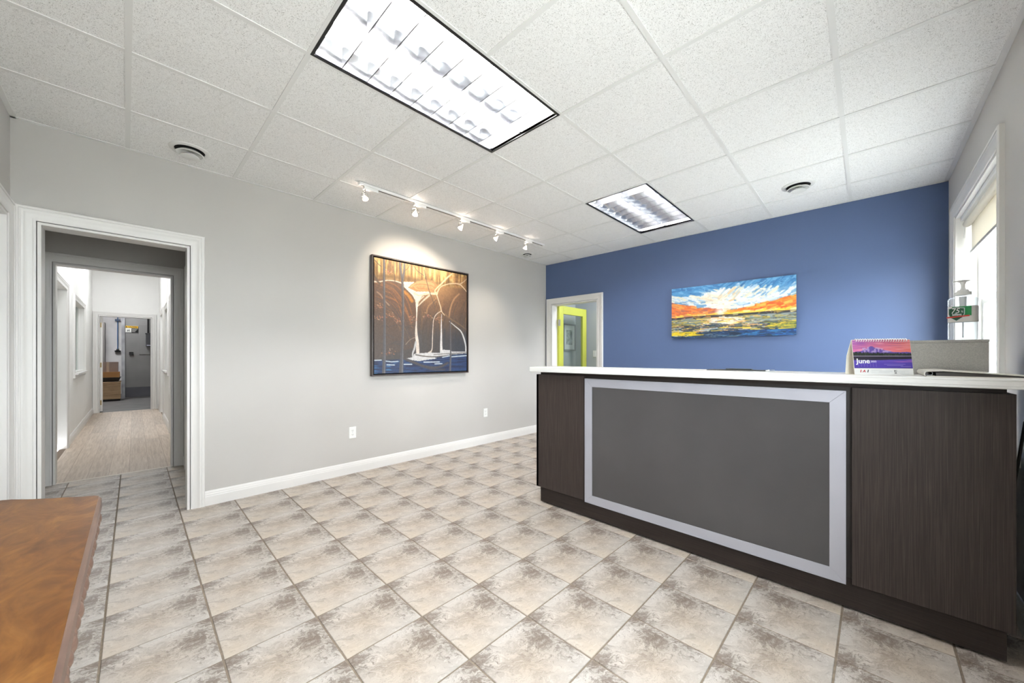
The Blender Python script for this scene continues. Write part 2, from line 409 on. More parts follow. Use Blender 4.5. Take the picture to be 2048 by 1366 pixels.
# ------------------------------------------------------------------ walls
TH = 0.13
D1 = (-0.395, 0.345, 2.03)       # doorway in the grey wall
wall('wall_left', G, -0.66, 4.75, 0, HC+0.2, [(D1[0], D1[1], 0, D1[2])], TH, wall_m, 'long light grey wall with doorway and waterfall painting')
DB = (-3.592, -2.77, 2.005)      # doorway in the blue wall
wall('wall_far', B, -3.95, 0.62, 0, HC+0.2, [(DB[0], DB[1], 0, DB[2])], TH, blue_m, 'dark blue accent wall behind the reception counter')
WN = (-4.435, -3.10, 0.80, 2.245)
W2N = (-1.30, 0.34, 0.80, 2.245)     # unseen twin beside the camera, added for more daylight
wall('wall_right', W, -4.95, 0.62, 0, HC+0.2, [WN, W2N], 0.22, wall_m, 'light grey wall with the white window')
DL = (2.80, 3.645, 2.03)
wall('wall_near', L, -0.6, 3.80, 0, HC+0.2, [(DL[0], DL[1], 0, DL[2])], TH, wall_m, 'light grey wall at the left edge beside the brown table')
# entry lobby and hallway
vest_m = wall_m
wall('wall_hallway_left', HL, TH, 7.76, 0, 3.25, [(2.585, 3.575, 0, 2.03), (4.40, 5.89, 0.94, 2.005)], 0.12, hall_m, 'white left wall of the hallway')
wall('wall_hallway_right', HR, -7.76, -TH, 0, 3.25, [(-1.30, -0.42, 0, 2.03), (-3.90, -3.0, 0, 2.03), (-5.37, -4.43, 0.94, 2.005), (-6.97, -5.83, 0, 2.03)], 0.12, hall_m, 'white right wall of the hallway')
MB().box(HX0+0.001, HX0+0.006, TH, 1.591, 0, HC).build('wall_entry_left', vest_m, None, G, kind='structure', label='grey left side wall of the small entry lobby', cat='wall')
mb = MB()
wall('wall_entry_right', HR @ T(0, -0.005, 0), -1.591, -TH, 0, HC, [(-1.30, -0.42, 0, 2.03)], 0.004, vest_m, 'grey right side wall of the small entry lobby')
D2 = (-0.49, 0.335, 2.045)
wall('wall_lobby_back', V2, HX0, HX1, 0, 3.25, [(D2[0], D2[1], 0, D2[2])], 0.10, vest_m, 'grey wall around the second doorway')
MB().box(HX0, HX1, 1.691, 1.696, 2.13, 3.2).build('wall_hallway_near', hall_m, None, G, kind='structure', label='white strip over the hallway side of the second doorway', cat='wall')
D3 = (-0.495, 0.318, 2.05)
wall('wall_hallway_end', E3, HX0-0.3, HX1+0.3, 0, 3.25, [(D3[0], D3[1], 0, D3[2])], 0.12, hall_m, 'white end wall of the hallway with storeroom doorway')
HH = 3.2
MB().box(HX0-0.2, HX1+0.2, TH-0.02, 1.65, HC, HC+0.08).build('ceiling_lobby', hall_m, None, G, kind='structure', label='plain ceiling over the small entry lobby', cat='ceiling')
MB().box(HX0-0.2, HX1+0.2, 1.6, 7.9, HH, HH+0.08).build('ceiling_hallway', hall_m, None, G, kind='structure', label='plain white ceiling over the hallway', cat='ceiling')
# corridor past the blue wall
CX1 = 5.735
MB().box(4.88, 6.0, 0.9, 3.95, -0.12, 0.0).build('floor_corridor', P('grey_carpet', (130, 128, 124), 0.95, var=0.1, vscale=60), None, T(), kind='structure', label='grey corridor floor past the blue wall doorway', cat='floor')
cor_m = P('pale_grey_paint', (196, 200, 200), 0.6)
MB().box(CX1, CX1+0.1, 0.9, 3.95, 0, HC).build('wall_corridor_back', cor_m, None, T(), kind='structure', label='pale grey corridor wall seen through the blue wall doorway', cat='wall')
MB().box(4.78, CX1+0.1, 3.83, 3.95, 0, HC).build('wall_corridor_left', cor_m, None, T(), kind='structure', label='pale grey corridor end wall behind the yellow door', cat='wall')
MB().box(4.86, CX1+0.1, 0.8, 0.9, 0, HC).build('wall_corridor_right', cor_m, None, T(), kind='structure', label='pale grey far end wall of the corridor', cat='wall')
MB().box(4.86, CX1+0.1, 0.8, 3.95, HC, HC+0.08).build('ceiling_corridor', hall_m, None, T(), kind='structure', label='plain white ceiling of the corridor', cat='ceiling')
# storeroom
MB().box(-3.0, 3.2, 7.79, 13.4, -0.12, -0.002).build('floor_storeroom', P('grey_concrete', (88, 85, 83), 0.55, var=0.1, vscale=3), None, G, kind='structure', label='bare grey concrete floor of the storeroom', cat='floor')
sw_m = P('storeroom_white', (214, 210, 208), 0.7, var=0.03)
MB().box(-3.0, 3.2, 13.2, 13.4, 0, 3.4).build('wall_storeroom_back', sw_m, None, G, kind='structure', label='white back wall of the storeroom', cat='wall')
MB().box(-3.1, -3.0, 7.88, 13.3, 0, 3.4).build('wall_storeroom_left', sw_m, None, G, kind='structure', label='white left wall of the storeroom', cat='wall')
MB().box(3.1, 3.2, 7.88, 13.3, 0, 3.4).build('wall_storeroom_right', sw_m, None, G, kind='structure', label='white right wall of the storeroom', cat='wall')
MB().box(-3.1, 3.2, 7.7, 13.4, 3.4, 3.5).build('ceiling_storeroom', sw_m, None, G, kind='structure', label='high white ceiling of the storeroom', cat='ceiling')
wall('wall_storeroom_front', E3 @ T(0, 0.121, 0), -3.0, 3.1, 0, 3.4, [(D3[0]-0.01, D3[1]+0.01, 0, D3[2]+0.01)], 0.03, sw_m, 'white storeroom side of the hallway end wall')
MB().box(-30, 40, -40, -0.75, -0.4, -0.3).build('ground', P('pale_concrete', (205, 203, 198), 0.9, var=0.1, vscale=2), None, T(), kind='structure', label='pale concrete ground outside the window', cat='ground')

# trim and baseboards
casing(G, D1[0], D1[1], D1[2], 'white moulded casing around the hallway doorway in the grey wall')
jamb(G, D1[0], D1[1], D1[2], TH, 'white lining of the hallway doorway in the grey wall')
casing(B, DB[0], DB[1], DB[2], 'white moulded casing around the blue wall doorway')
jamb(B, DB[0], DB[1], DB[2], TH, 'white lining of the blue wall doorway')
casing(L, DL[0], DL[1], DL[2], 'white moulded casing of the door at the left picture edge')
jamb(L, DL[0], DL[1], DL[2], TH, 'white lining of the door at the left picture edge')
casing(V2, D2[0], D2[1], D2[2], 'white moulded casing around the second doorway to the hallway', 0.083)
jamb(V2, D2[0], D2[1], D2[2], 0.10, 'white lining of the second doorway to the hallway')
casing(E3, D3[0], D3[1], D3[2], 'white moulded casing around the storeroom doorway', 0.075)
jamb(E3, D3[0], D3[1], D3[2], 0.15, 'white lining of the storeroom doorway')
casing(HL, 2.585, 3.575, 2.03, 'white casing of the left hallway door')
casing(HL, 4.40, 5.89, 2.005, 'white casing of the left hallway window', 0.075, z0=0.94, closed=True)
casing(HR @ T(0, -0.005, 0), -1.30, -0.42, 2.03, 'white casing of the door in the entry lobby')
casing(HR, -3.90, -3.0, 2.03, 'white casing of the nearer right hallway door')
casing(HR, -5.37, -4.43, 2.005, 'white casing of the right hallway window', 0.075, z0=0.94, closed=True)
casing(HR, -6.97, -5.83, 2.03, 'white casing of the farther right hallway door')
baseboard('baseboard_left', G, D1[1]+0.085, 4.72, 'white stepped baseboard along the grey wall')
baseboard('baseboard_far', B, DB[1]+0.085, 0.48, 'white stepped baseboard along the blue wall')
baseboard('baseboard_right', W, -4.80, 0.48, 'white stepped baseboard along the window wall')
baseboard('baseboard_near', L, -0.48, DL[0]-0.085, 'white stepped baseboard behind the brown table')
baseboard('baseboard_entry_left', HL @ T(0, -0.006, 0), TH, 1.575, 'white baseboard on the left side of the entry lobby')
baseboard('baseboard_entry_right', HR @ T(0, -0.005, 0), -1.575, -1.385, 'white baseboard on the right side of the entry lobby')
baseboard('baseboard_hallway_left', HL, 1.70, 2.50, 'white baseboard before the left hallway door')
baseboard('baseboard_hallway_left_far', HL, 3.66, 7.745, 'white baseboard beyond the left hallway door')
baseboard('baseboard_hallway_right', HR, -5.745, -3.985, 'white baseboard between the right hallway doors')
baseboard('baseboard_hallway_right_far', HR, -7.745, -7.055, 'white baseboard at the far right end of the hallway')

# ------------------------------------------------------------------ doors and windows
DOOR = [0]
door_m = P('white_door_paint', (234, 233, 229), 0.42)
def plain_door(M, a0, a1, z1, y, label, knob=1):
    DOOR[0] += 1
    r = thing(f'door_{DOOR[0]}', M @ T(a0, y, 0), label, 'door', 'structure')
    wd = a1-a0; MB().box(0.004, wd-0.004, 0, 0.035, 0.008, z1-0.004).build('door_leaf', door_m, r, bevel=0.002)
    for (u0, u1, v0, v1) in ((.12, wd/2-.05, .2, .85), (wd/2+.05, wd-.12, .2, .85), (.12, wd/2-.05, 1.0, z1-.15), (wd/2+.05, wd-.12, 1.0, z1-.15)):
        MB().box(u0, u1, -0.006, 0.002, v0, v1).build('door_panel', door_m, r, bevel=0.004)
    if not knob: return r
    kx = 0.06 if knob < 0 else wd-0.06
    k = MB(); k.sphere((kx, -0.05, 0.98), 0.026); k.tube([(kx, 0, .98), (kx, -0.04, .98)], 0.011)
    k.build('door_knob', P('brushed_nickel', (170, 166, 158), 0.3, metal=1.0), r, smooth=True)
    return r
t_ = 0.021
for k, (M_, u, v, q) in enumerate(((L, 2.75, 3.75, TH+.001), (HL, 2.5, 6.0, .1205), (HR, -7.1, -0.35, .1205))):
    MB().box(u, v, q, q+0.06, -0.02, 2.3).build('wall_backing_'+'abc'[k], hall_m, None, M_, kind='structure', label=['light-blocking backing added behind the left edge door', 'light-blocking backing added behind the left hallway openings', 'light-blocking backing added behind the right hallway openings'][k], cat='wall')  # unseen slabs added to stop sky light leaking around the openings
plain_door(L, DL[0]+t_, DL[1]-t_, DL[2]-t_, 0.03, 'closed white panel door at the left edge beside the corner', -1)
plain_door(HL, 2.585+0.002, 3.575-0.002, 2.028, 0.084, 'white door set into the left hallway wall', 0)
plain_door(HR @ T(0, -0.005, 0), -1.298, -0.422, 2.028, 0.05, 'white door in the right side of the entry lobby', 0)
plain_door(HR, -3.898, -3.002, 2.028, 0.05, 'nearer white door in the right hallway wall', 0)
plain_door(HR, -6.968, -5.832, 2.028, 0.05, 'farther white door in the right hallway wall', 0)

# storeroom door leaf standing open against its hinges
DOOR[0] += 1
r = thing(f'door_{DOOR[0]}', E3 @ T(D3[0]+0.024, 0.16, 0) @ RZ(math.radians(7)), 'white storeroom door standing open, seen edge-on with three hinges', 'door', 'structure')
MB().box(0, 0.036, 0, 0.78, 0.01, D3[2]-0.03).build('door_leaf', door_m, r, bevel=0.002)
for z in (0.2, 1.0, 1.85): MB().box(-0.002, 0.020, -0.012, 0.001, z-0.05, z+0.05).build('hinge', P('old_brass', (168, 150, 112), 0.4, metal=0.7), r)

# yellow glazed door, open ninety degrees into the corridor
DOOR[0] += 1
yel_m = P('lime_yellow_paint', (203, 207, 84), 0.4)
r = thing(f'door_{DOOR[0]}', T(4.832, 3.555, 0) @ RZ(math.radians(-0.5)), 'lime yellow framed glass door standing open in the blue wall', 'door', 'structure')
dw, dh, st = 0.79, 2.0, 0.115
MB().box(0, st, -0.02, 0.02, 0.01, dh).build('stile', yel_m, r, bevel=0.003)
MB().box(dw-st, dw, -0.02, 0.02, 0.01, dh).build('stile', yel_m, r, bevel=0.003)
MB().box(st, dw-st, -0.02, 0.02, dh-0.13, dh).build('rail', yel_m, r, bevel=0.003)
MB().box(st, dw-st, -0.02, 0.02, 0.01, 0.25).build('rail', yel_m, r, bevel=0.003)
MB().box(st-0.005, dw-st+0.005, -0.004, 0.004, 0.245, dh-0.125).build('glass_pane', pane_m, r)
for z in (0.25, 1.72): MB().box(-0.022, 0.012, -0.034, -0.012, z-0.05, z+0.05).build('hinge', P('brushed_nickel', (170, 166, 158), 0.3, metal=1.0), r)

def hall_window(M, a0, a1, label, n):
    r = thing(f'window_{n}', M @ T((a0+a1)/2, 0, 0.94), label, 'window', 'structure')
    h, wv = 2.005-0.94, a1-a0
    MB().box(-wv/2, wv/2, 0.0, 0.12, -0.001, 0.012).build('window_sill', trim_m, r)
    MB().box(-wv/2, wv/2, -0.05, 0.0, -0.03, 0.0).build('stool', trim_m, r, bevel=0.006)
    for s in (-1, 1): MB().box(s*wv/2, s*(wv/2-0.05), 0.05, 0.08, 0.012, h).build('window_frame', sash_m, r)
    MB().box(-0.02, 0.02, 0.05, 0.08, 0.012, h).build('mullion', sash_m, r)
    for s in (-1, 1): MB().box(s*0.02, s*(wv/2-0.05), 0.062, 0.068, 0.012, h).build('glass_pane', pane_m, r)
    MB().box(-wv/2, wv/2, 0.10, 0.115, 0.012, h).build('blind', P('pale_pink_blind', (232, 218, 212), 0.8), r)
hall_window(HL, 4.40, 5.89, 'interior window in the left hallway wall', 2)
hall_window(HR, -5.37, -4.43, 'interior window in the right hallway wall', 3)

# windows of the reception room, one added for daylight: casing, deep reveal, double-hung sashes
def ring(mb, x0, x1, zz0, zz1, t, y0, y1):
    o = [(x0, zz0), (x1, zz0), (x1, zz1), (x0, zz1)]; i_ = [(x0+t, zz0+t), (x1-t, zz0+t), (x1-t, zz1-t), (x0+t, zz1-t)]
    vs = [(x, y, z) for y in (y0, y1) for rg in (o, i_) for x, z in rg]; fs = []
    for i in range(4):
        j = (i+1) % 4; fs += [(i, j, 4+j, 4+i), (8+i, 8+j, 12+j, 12+i), (4+i, 4+j, 12+j, 12+i), (i, j, 8+j, 8+i)]
    return mb.add(vs, fs)
def sash_window(n, WN, what, label):
    casing(W, WN[0], WN[1], WN[3], 'white moulded casing around the '+what, 0.085, z0=WN[2], closed=True)
    jamb(W, WN[0], WN[1], WN[3], 0.21, 'deep white reveal of the '+what, z0=WN[2], sill=True)
    a0, a1, z0, z1 = WN[0]+0.016, WN[1]-0.016, WN[2]+0.016, WN[3]-0.016
    r = thing(f'window_{n}', W @ T((a0+a1)/2, 0.105, z0), label, 'window', 'structure')
    hw, hh = (a1-a0)/2, z1-z0; mr = 1.585-z0; fw = 0.045
    ring(MB(), -hw, hw, 0, hh, fw, 0.0, 0.09).build('window_frame', sash_m, r, bevel=0.003)
    up = ring(MB(), -hw+fw, hw-fw, mr-0.02, hh-fw, 0.05, 0.05, 0.08).build('upper_sash', sash_m, r, bevel=0.003)
    lo = ring(MB(), -hw+fw, hw-fw, fw, mr+0.02, 0.05, 0.012, 0.042).build('lower_sash', sash_m, r, bevel=0.003)
    MB().box(-hw+fw+0.045, hw-fw-0.045, 0.063, 0.067, mr+0.025, hh-fw-0.045).build('glass_pane', pane_m, up)
    MB().box(-hw+fw+0.045, hw-fw-0.045, 0.025, 0.029, fw+0.045, mr-0.025).build('glass_pane', pane_m, lo)
    po = bpy.data.lights.new('window_portal', 'AREA'); po.shape = 'RECTANGLE'; po.size = 2*hw; po.size_y = hh; po.cycles.is_portal = True
    poo = bpy.data.objects.new('window_portal', po); COL.objects.link(poo); poo.parent = r; poo.matrix_local = T(0, 0.12, hh/2) @ RX(-math.pi/2)
    return a0, a1, z1, hw
sash_window(4, W2N, 'added daylight window beside the camera', 'unseen white double-hung window added beside the camera for daylight')
a0, a1, z1, hw = sash_window(1, WN, 'bright window', 'bright white double-hung window beside the blue wall')
# roller blind
r = thing('roller_blind', W @ T((a0+a1)/2, 0.05, z1), 'white roller blind pulled a third down in the bright window', 'blind')
bl_m = P('cream_blind_fabric', (236, 232, 222), 0.8, bmp=0.05, bscale=600)
_nt = bl_m.node_tree; _t = N(_nt, 'ShaderNodeBsdfTranslucent'); _t.inputs[0].default_value = (*lin((240, 234, 222)), 1); _x = N(_nt, 'ShaderNodeMixShader'); _x.inputs[0].default_value = 0.22
_nt.links.new(_nt.nodes['Principled BSDF'].outputs[0], _x.inputs[1]); _nt.links.new(_t.outputs[0], _x.inputs[2]); _nt.links.new(_x.outputs[0], _nt.nodes['Material Output'].inputs[0])
MB().box(-hw+0.02, hw-0.02, -0.03, 0.03, -0.03, -0.001).build('headrail', sash_m, r, bevel=0.004)
t = MB(); t.tube([(-hw+0.03, 0.0, -0.06), (hw-0.03, 0.0, -0.06)], 0.022, 14); t.build('fabric_roll', bl_m, r, smooth=True)
MB().box(-hw+0.035, hw-0.035, 0.0205, 0.0225, -0.262, -0.06).build('blind_fabric', bl_m, r)
MB().box(-hw+0.03, hw-0.03, 0.012, 0.031, -0.282, -0.26).build('bottom_bar', P('bar_grey', (196, 194, 188), 0.4), r, bevel=0.004)
c = MB()
c.tube([(-hw+0.025, -0.012, -0.05), (-hw+0.025, -0.012, -0.16)], 0.004); c.build('pull_cord', white_pl, r, smooth=True)

# ------------------------------------------------------------------ suspended ceiling
GX, GY, GS = 0.00693, 3.76828, 0.6096
cx0, cx1, cy0, cy1 = -0.488, 4.76, -0.480, 3.74
ceiling = MB().box(-0.62, 4.95, -0.7, 3.86, HC+0.16, HC+0.24).build('ceiling', P('plenum_dark', (90, 88, 84), 0.9), None, T(), kind='structure', label='white suspended ceiling of fissured square tiles', cat='ceiling')
tee_m = P('white_tee_bar', (232, 232, 230), 0.45)
lit = {(1, 4), (2, 4), (5, 4), (6, 4)}          # cells (column, row) that hold the two troffers
xs = [GX+i*GS for i in range(-1, 9)]; ys = [GY-j*GS for j in range(0, 9)]
CT = {}
def ctile(x0, x1, y0, y1):
    k = (round(x1-x0, 3), round(y1-y0, 3))
    if k not in CT:
        mb = MB().box(0, x1-x0, 0, y1-y0, 0.004, 0.018); me = bpy.data.meshes.new('ceiling_tile'); me.from_pydata(mb.v, [], mb.f); me.materials.append(ceil_m); CT[k] = me
    link('ceiling_tile', CT[k], None, ceiling, T(x0, y0, HC))
for i in range(-1, 8):
    for j in range(1, 9):
        if (i, j) in lit: continue
        x0, x1 = max(cx0, GX+i*GS+0.002), min(cx1, GX+(i+1)*GS-0.002); y0, y1 = max(cy0, GY-j*GS+0.002), min(cy1, GY-(j-1)*GS-0.002)
        if x1-x0 > 0.03 and y1-y0 > 0.03: ctile(x0, x1, y0, y1)
tw = 0.012
for i in range(0, 8):                             # bars running away from the grey wall
    X = GX+i*GS
    parts = [(cy0, cy1)]
    if i in (2, 6): parts = [(cy0, GY-4*GS), (GY-3*GS, cy1)]
    for (u, v) in parts: MB().box(X-tw, X+tw, u, v, 0, 0.004).build('tee_bar', tee_m, ceiling, T(0, 0, HC))
for j in range(1, 7):
    Y = GY-j*GS
    MB().box(cx0, cx1, Y-tw, Y+tw, 0.0004, 0.004).build('tee_bar', tee_m, ceiling, T(0, 0, HC))
for M_, u, v in ((G, -0.5, 4.72), (B, -3.72, 0.5), (W, -4.80, 0.50), (L, -0.49, 3.76)):
    MB().box(u, v, -0.024, 0.0, HC-0.001, HC+0.003).build('wall_angle', tee_m, ceiling, M_)

# ------------------------------------------------------------------ troffers
louv_m = P('polished_louver', (216, 217, 220), 0.17, metal=1.0)
refl_m = P('white_reflector', (244, 244, 244), 0.45)
tube_m = emit('fluorescent_tube', (252, 251, 252), TUBE_EMIT)
def troffer(i, label):
    x0, x1 = GX+i*GS, GX+(i+2)*GS; y0, y1 = GY-4*GS, GY-3*GS; cx, cyy = (x0+x1)/2, (y0+y1)/2
    r = thing('ceiling_troffer', T(cx, cyy, HC), label, 'ceiling light', group='louvred fluorescent ceiling lights')
    A, Bq = GS-0.004, GS/2-0.004
    mb = MB()                                                 # black edge ring
    o = [(-A, -Bq), (A, -Bq), (A, Bq), (-A, Bq)]; n_ = [(-A+.014, -Bq+.014), (A-.014, -Bq+.014), (A-.014, Bq-.014), (-A+.014, Bq-.014)]
    vs = [(x, y, z) for z in (-0.001, 0.02) for rg in (o, n_) for x, y in rg]; fs = []
    for k in range(4):
        q = (k+1) % 4; fs += [(k, q, 4+q, 4+k), (8+k, 8+q, 12+q, 12+k), (4+k, 4+q, 12+q, 12+k), (k, q, 8+q, 8+k)]
    mb.add(vs, fs).build('edge_frame', black_m, r)
    a, b = A-0.014, Bq-0.014
    h = MB()                                                  # open-bottomed housing
    h.add([(-a,-b,0.002),(a,-b,0.002),(a,b,0.002),(-a,b,0.002),(-a,-b,.135),(a,-b,.135),(a,b,.135),(-a,b,.135)], [(4,5,6,7),(0,1,5,4),(1,2,6,5),(2,3,7,6),(3,0,4,7)])
    h.build('housing', refl_m, r)
    # lengthwise vane and side vanes with curved (parabolic) sections
    def vane(y, w0, w1, z0, z1):
        pr = []
        for k in range(5):
            t = k/4; pr.append((y+(w0+(w1-w0)*t**2)/2, z0+(z1-z0)*t))
        for k in range(4, -1, -1):
            t = k/4; pr.append((y-(w0+(w1-w0)*t**2)/2, z0+(z1-z0)*t))
        m_ = MB(); m_.prism([(p, q) for p, q in pr], -a+0.006, a-0.006, 'x'); return m_
    vane(0, 0.003, 0.06, 0.004, 0.084).build('centre_vane', louv_m, r, smooth=True)
    for s in (-1, 1):
        m_ = MB(); pr = [(s*(b-0.002), 0.003)] + [(s*(b-0.006-0.034*(k/4)**2), 0.003+0.082*k/4) for k in range(5)] + [(s*(b-0.002), 0.085)]
        m_.prism(pr, -a+0.006, a-0.006, 'x'); m_.build('side_vane', louv_m, r, smooth=True)
    blade = None
    for row in (-1, 1):
        for k in range(1, 9):
            x = -a + 2*a*k/9
            if blade is None:
                pr = [(0.0026+0.010*(q/4)**2, 0.004+0.076*q/4) for q in range(5)] + [(-0.0026-0.010*(q/4)**2, 0.004+0.076*q/4) for q in range(4, -1, -1)]
                m_ = MB(); m_.prism(pr, 0.002-b/2+0.003, b/2-0.006, 'y')
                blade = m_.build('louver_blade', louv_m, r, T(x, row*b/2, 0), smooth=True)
                blade.data.materials.append(P('louver_shade_edge', (92, 92, 94), 0.7))  # dark grey paints in the shade on the unlit blade bottoms
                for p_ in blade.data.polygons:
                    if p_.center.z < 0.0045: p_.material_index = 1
            else:
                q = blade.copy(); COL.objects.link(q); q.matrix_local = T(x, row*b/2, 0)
        tb = MB(); tb.tube([(-a+0.03, row*b/2, 0.106), (a-0.03, row*b/2, 0.106)], 0.013, 10)
        tb.build('lamp_tube', tube_m, r, smooth=True)
    return r
troffer(1, 'bright louvred fluorescent ceiling light nearest the camera')
troffer(5, 'dimmer looking louvred ceiling light near the blue wall')

# ------------------------------------------------------------------ round ceiling vents
vent_m = P('vent_white_metal', (228, 228, 225), 0.4)
vent_in = P('vent_dark_throat', (40, 40, 40), 0.8)
def vent(x, y, rad, label):
    r = thing('ceiling_vent', T(x, y, HC+0.004), label, 'air vent', group='round ceiling air vents')
    k = rad/0.1
    MB().lathe([(0.10*k, 0), (0.099*k, -0.005), (0.088*k, -0.010), (0.074*k, -0.008), (0.074*k, 0.0)], 36).build('flange', vent_m, r, smooth=True)
    MB().lathe([(0.0001, -0.0015), (0.0738*k, -0.0015), (0.0738*k, 0.0), (0.0001, 0.0)], 32).build('throat', vent_in, r)
    MB().lathe([(0.052*k, -0.012), (0.068*k, -0.027), (0.069*k, -0.029), (0.064*k, -0.031), (0.050*k, -0.018)], 36).build('cone_ring', vent_m, r, smooth=True)
    MB().lathe([(0.0001, -0.028), (0.03*k, -0.030), (0.046*k, -0.046), (0.047*k, -0.049), (0.03*k, -0.053), (0.0001, -0.054)], 36).build('centre_disc', vent_m, r, smooth=True)
    MB().lathe([(0.008, -0.030), (0.008, -0.001)], 12).build('spindle', vent_in, r)
vent(0.315, 3.455, 0.115, 'round white ceiling vent above the hallway doorway')
vent(4.02, 0.425, 0.115, 'round white ceiling vent in front of the blue wall')
vent(4.0, 3.49, 0.085, 'small round ceiling vent past the end of the track light')

# ------------------------------------------------------------------ track light
TY = -0.683
r = thing('track_rail', G @ T((1.375+3.785)/2, TY, HC), 'long white ceiling track beside the waterfall painting', 'track light')
hl = (3.785-1.375)/2
MB().box(-hl, hl, -0.018, 0.018, -0.022, -0.0005).build('rail', white_pl, r, bevel=0.002)
MB().box(-hl+0.01, hl-0.01, -0.006, 0.006, -0.0235, -0.0215).build('conductor_slot', P('slot_grey', (80, 76, 72), 0.6), r)
for s in (-1, 1): MB().box(s*hl, s*(hl+0.012), -0.0185, 0.0185, -0.024, -0.0005).build('end_cap', white_pl, r, bevel=0.002)
bulb_m = emit('halogen_bulb', (255, 238, 214), 6)
bulbglass_m = P('bulb_glass', (250, 244, 236), 0.1); 
_bg = bulbglass_m.node_tree.nodes['Principled BSDF']; _bg.inputs['Transmission Weight'].default_value = 0.8
def head(x, aim, label, near=False):
    r = thing('track_spotlight', G @ T(x, TY, HC-0.022), label, 'spotlight', group='spotlights on the ceiling track')
    MB().box(-0.012, 0.112, -0.017, 0.017, -0.026, 0.0).build('adapter', white_pl, r, bevel=0.003)
    s = MB(); s.tube([(0, 0, -0.02), (0, 0, -0.05)], 0.006, 10); s.build('stem', P('chrome', (200, 196, 190), 0.15, metal=1.0), r, smooth=True)
    d = Vector(aim).normalized(); side = d.cross(Vector((0, 0, 1))).normalized(); piv = Vector((0, 0, -0.095))
    y = MB(); y.tube([Vector((0, 0, -0.05))+side*0.0, Vector((0, 0, -0.052))+side*0.022, piv+Vector((0, 0, .02))+side*0.033, piv+side*0.033, piv+side*0.024], 0.0022, 6)
    y.build('yoke_arm', P('chrome', (200, 196, 190), 0.15, metal=1.0), r, smooth=True)
    y = MB(); y.tube([Vector((0, 0, -0.05)), Vector((0, 0, -0.052))-side*0.022, piv+Vector((0, 0, .02))-side*0.033, piv-side*0.033, piv-side*0.024], 0.0022, 6)
    y.build('yoke_arm', P('chrome', (200, 196, 190), 0.15, metal=1.0), r, smooth=True)
    Q = T(*piv) @ d.to_track_quat('-Z', 'Y').to_matrix().to_4x4()
    MB().lathe([(0.004, 0.038), (0.007, 0.026), (0.010, 0.016), (0.020, 0.0), (0.0245, -0.014), (0.0255, -0.016), (0.0255, -0.018), (0.0235, -0.018)], 20).build('reflector', bulbglass_m, r, Q, smooth=True)
    MB().lathe([(0.0001, -0.0205), (0.012, -0.0195), (0.0225, -0.0165), (0.0225, -0.0145), (0.0001, -0.0145)], 20).build('lens', bulb_m, r, Q, smooth=True)
    sp = bpy.data.lights.new('spot_beam', 'SPOT'); sp.energy = SPOT_W; sp.color = (1.0, 0.86, 0.68); sp.spot_size = math.radians(84); sp.spot_blend = 0.9; sp.shadow_soft_size = 0.02
    so = bpy.data.objects.new('spot_beam', sp); COL.objects.link(so); so.parent = r; so.matrix_local = Q @ T(0, 0, -0.03)
    pt = bpy.data.lights.new('back_spill', 'POINT'); pt.energy = SPILL_W; pt.color = (1.0, 0.84, 0.70); pt.shadow_soft_size = 0.012
    pp = bpy.data.objects.new('back_spill', pt); COL.objects.link(pp); pp.parent = r; pp.matrix_local = T(0.0, 0, -0.062) @ T(*(-d*0.02))
head(1.417, (0.1, -0.35, -0.9), 'track spotlight farthest left, its round bulb facing the room')
head(1.90, (0.30, 0.78, -0.58), 'second track spotlight from the left')
head(2.44, (-0.15, 0.76, -0.60), 'middle one of the five track spotlights')
head(2.945, (-0.50, 0.66, -0.75), 'fourth track spotlight from the left')
head(3.445, (-0.1, 0.4, -0.95), 'track spotlight nearest the blue wall')

# ------------------------------------------------------------------ light fixtures of the neighbouring rooms
def flush_light(M, sx, sy, strength, label, mname):
    r = thing('flush_ceiling_light', M, label, 'ceiling light')
    MB().box(-sx, sx, -sy, sy, -0.05, -0.001).build('light_body', white_pl, r, bevel=0.004)
    MB().box(-sx+.02, sx-.02, -sy+.02, sy-.02, -0.058, -0.049).build('diffuser', emit(mname, (248, 251, 255), strength), r)
flush_light(G @ T(-0.07, 3.4, HH), 0.3, 0.6, HALL_EMIT, 'flat ceiling light over the near half of the hallway', 'hall_lamp')
flush_light(G @ T(-0.07, 6.0, HH), 0.3, 0.6, HALL_EMIT, 'flat ceiling light over the far half of the hallway', 'hall_lamp')
flush_light(T(5.32, 2.3, HC), 0.3, 0.6, OFFICE_EMIT, 'flat ceiling light in the corridor past the blue wall', 'corridor_lamp')
flush_light(G @ T(-0.6, 10.6, 3.4), 0.3, 0.6, STORE_EMIT*6, 'flat ceiling light high in the storeroom', 'store_lamp')

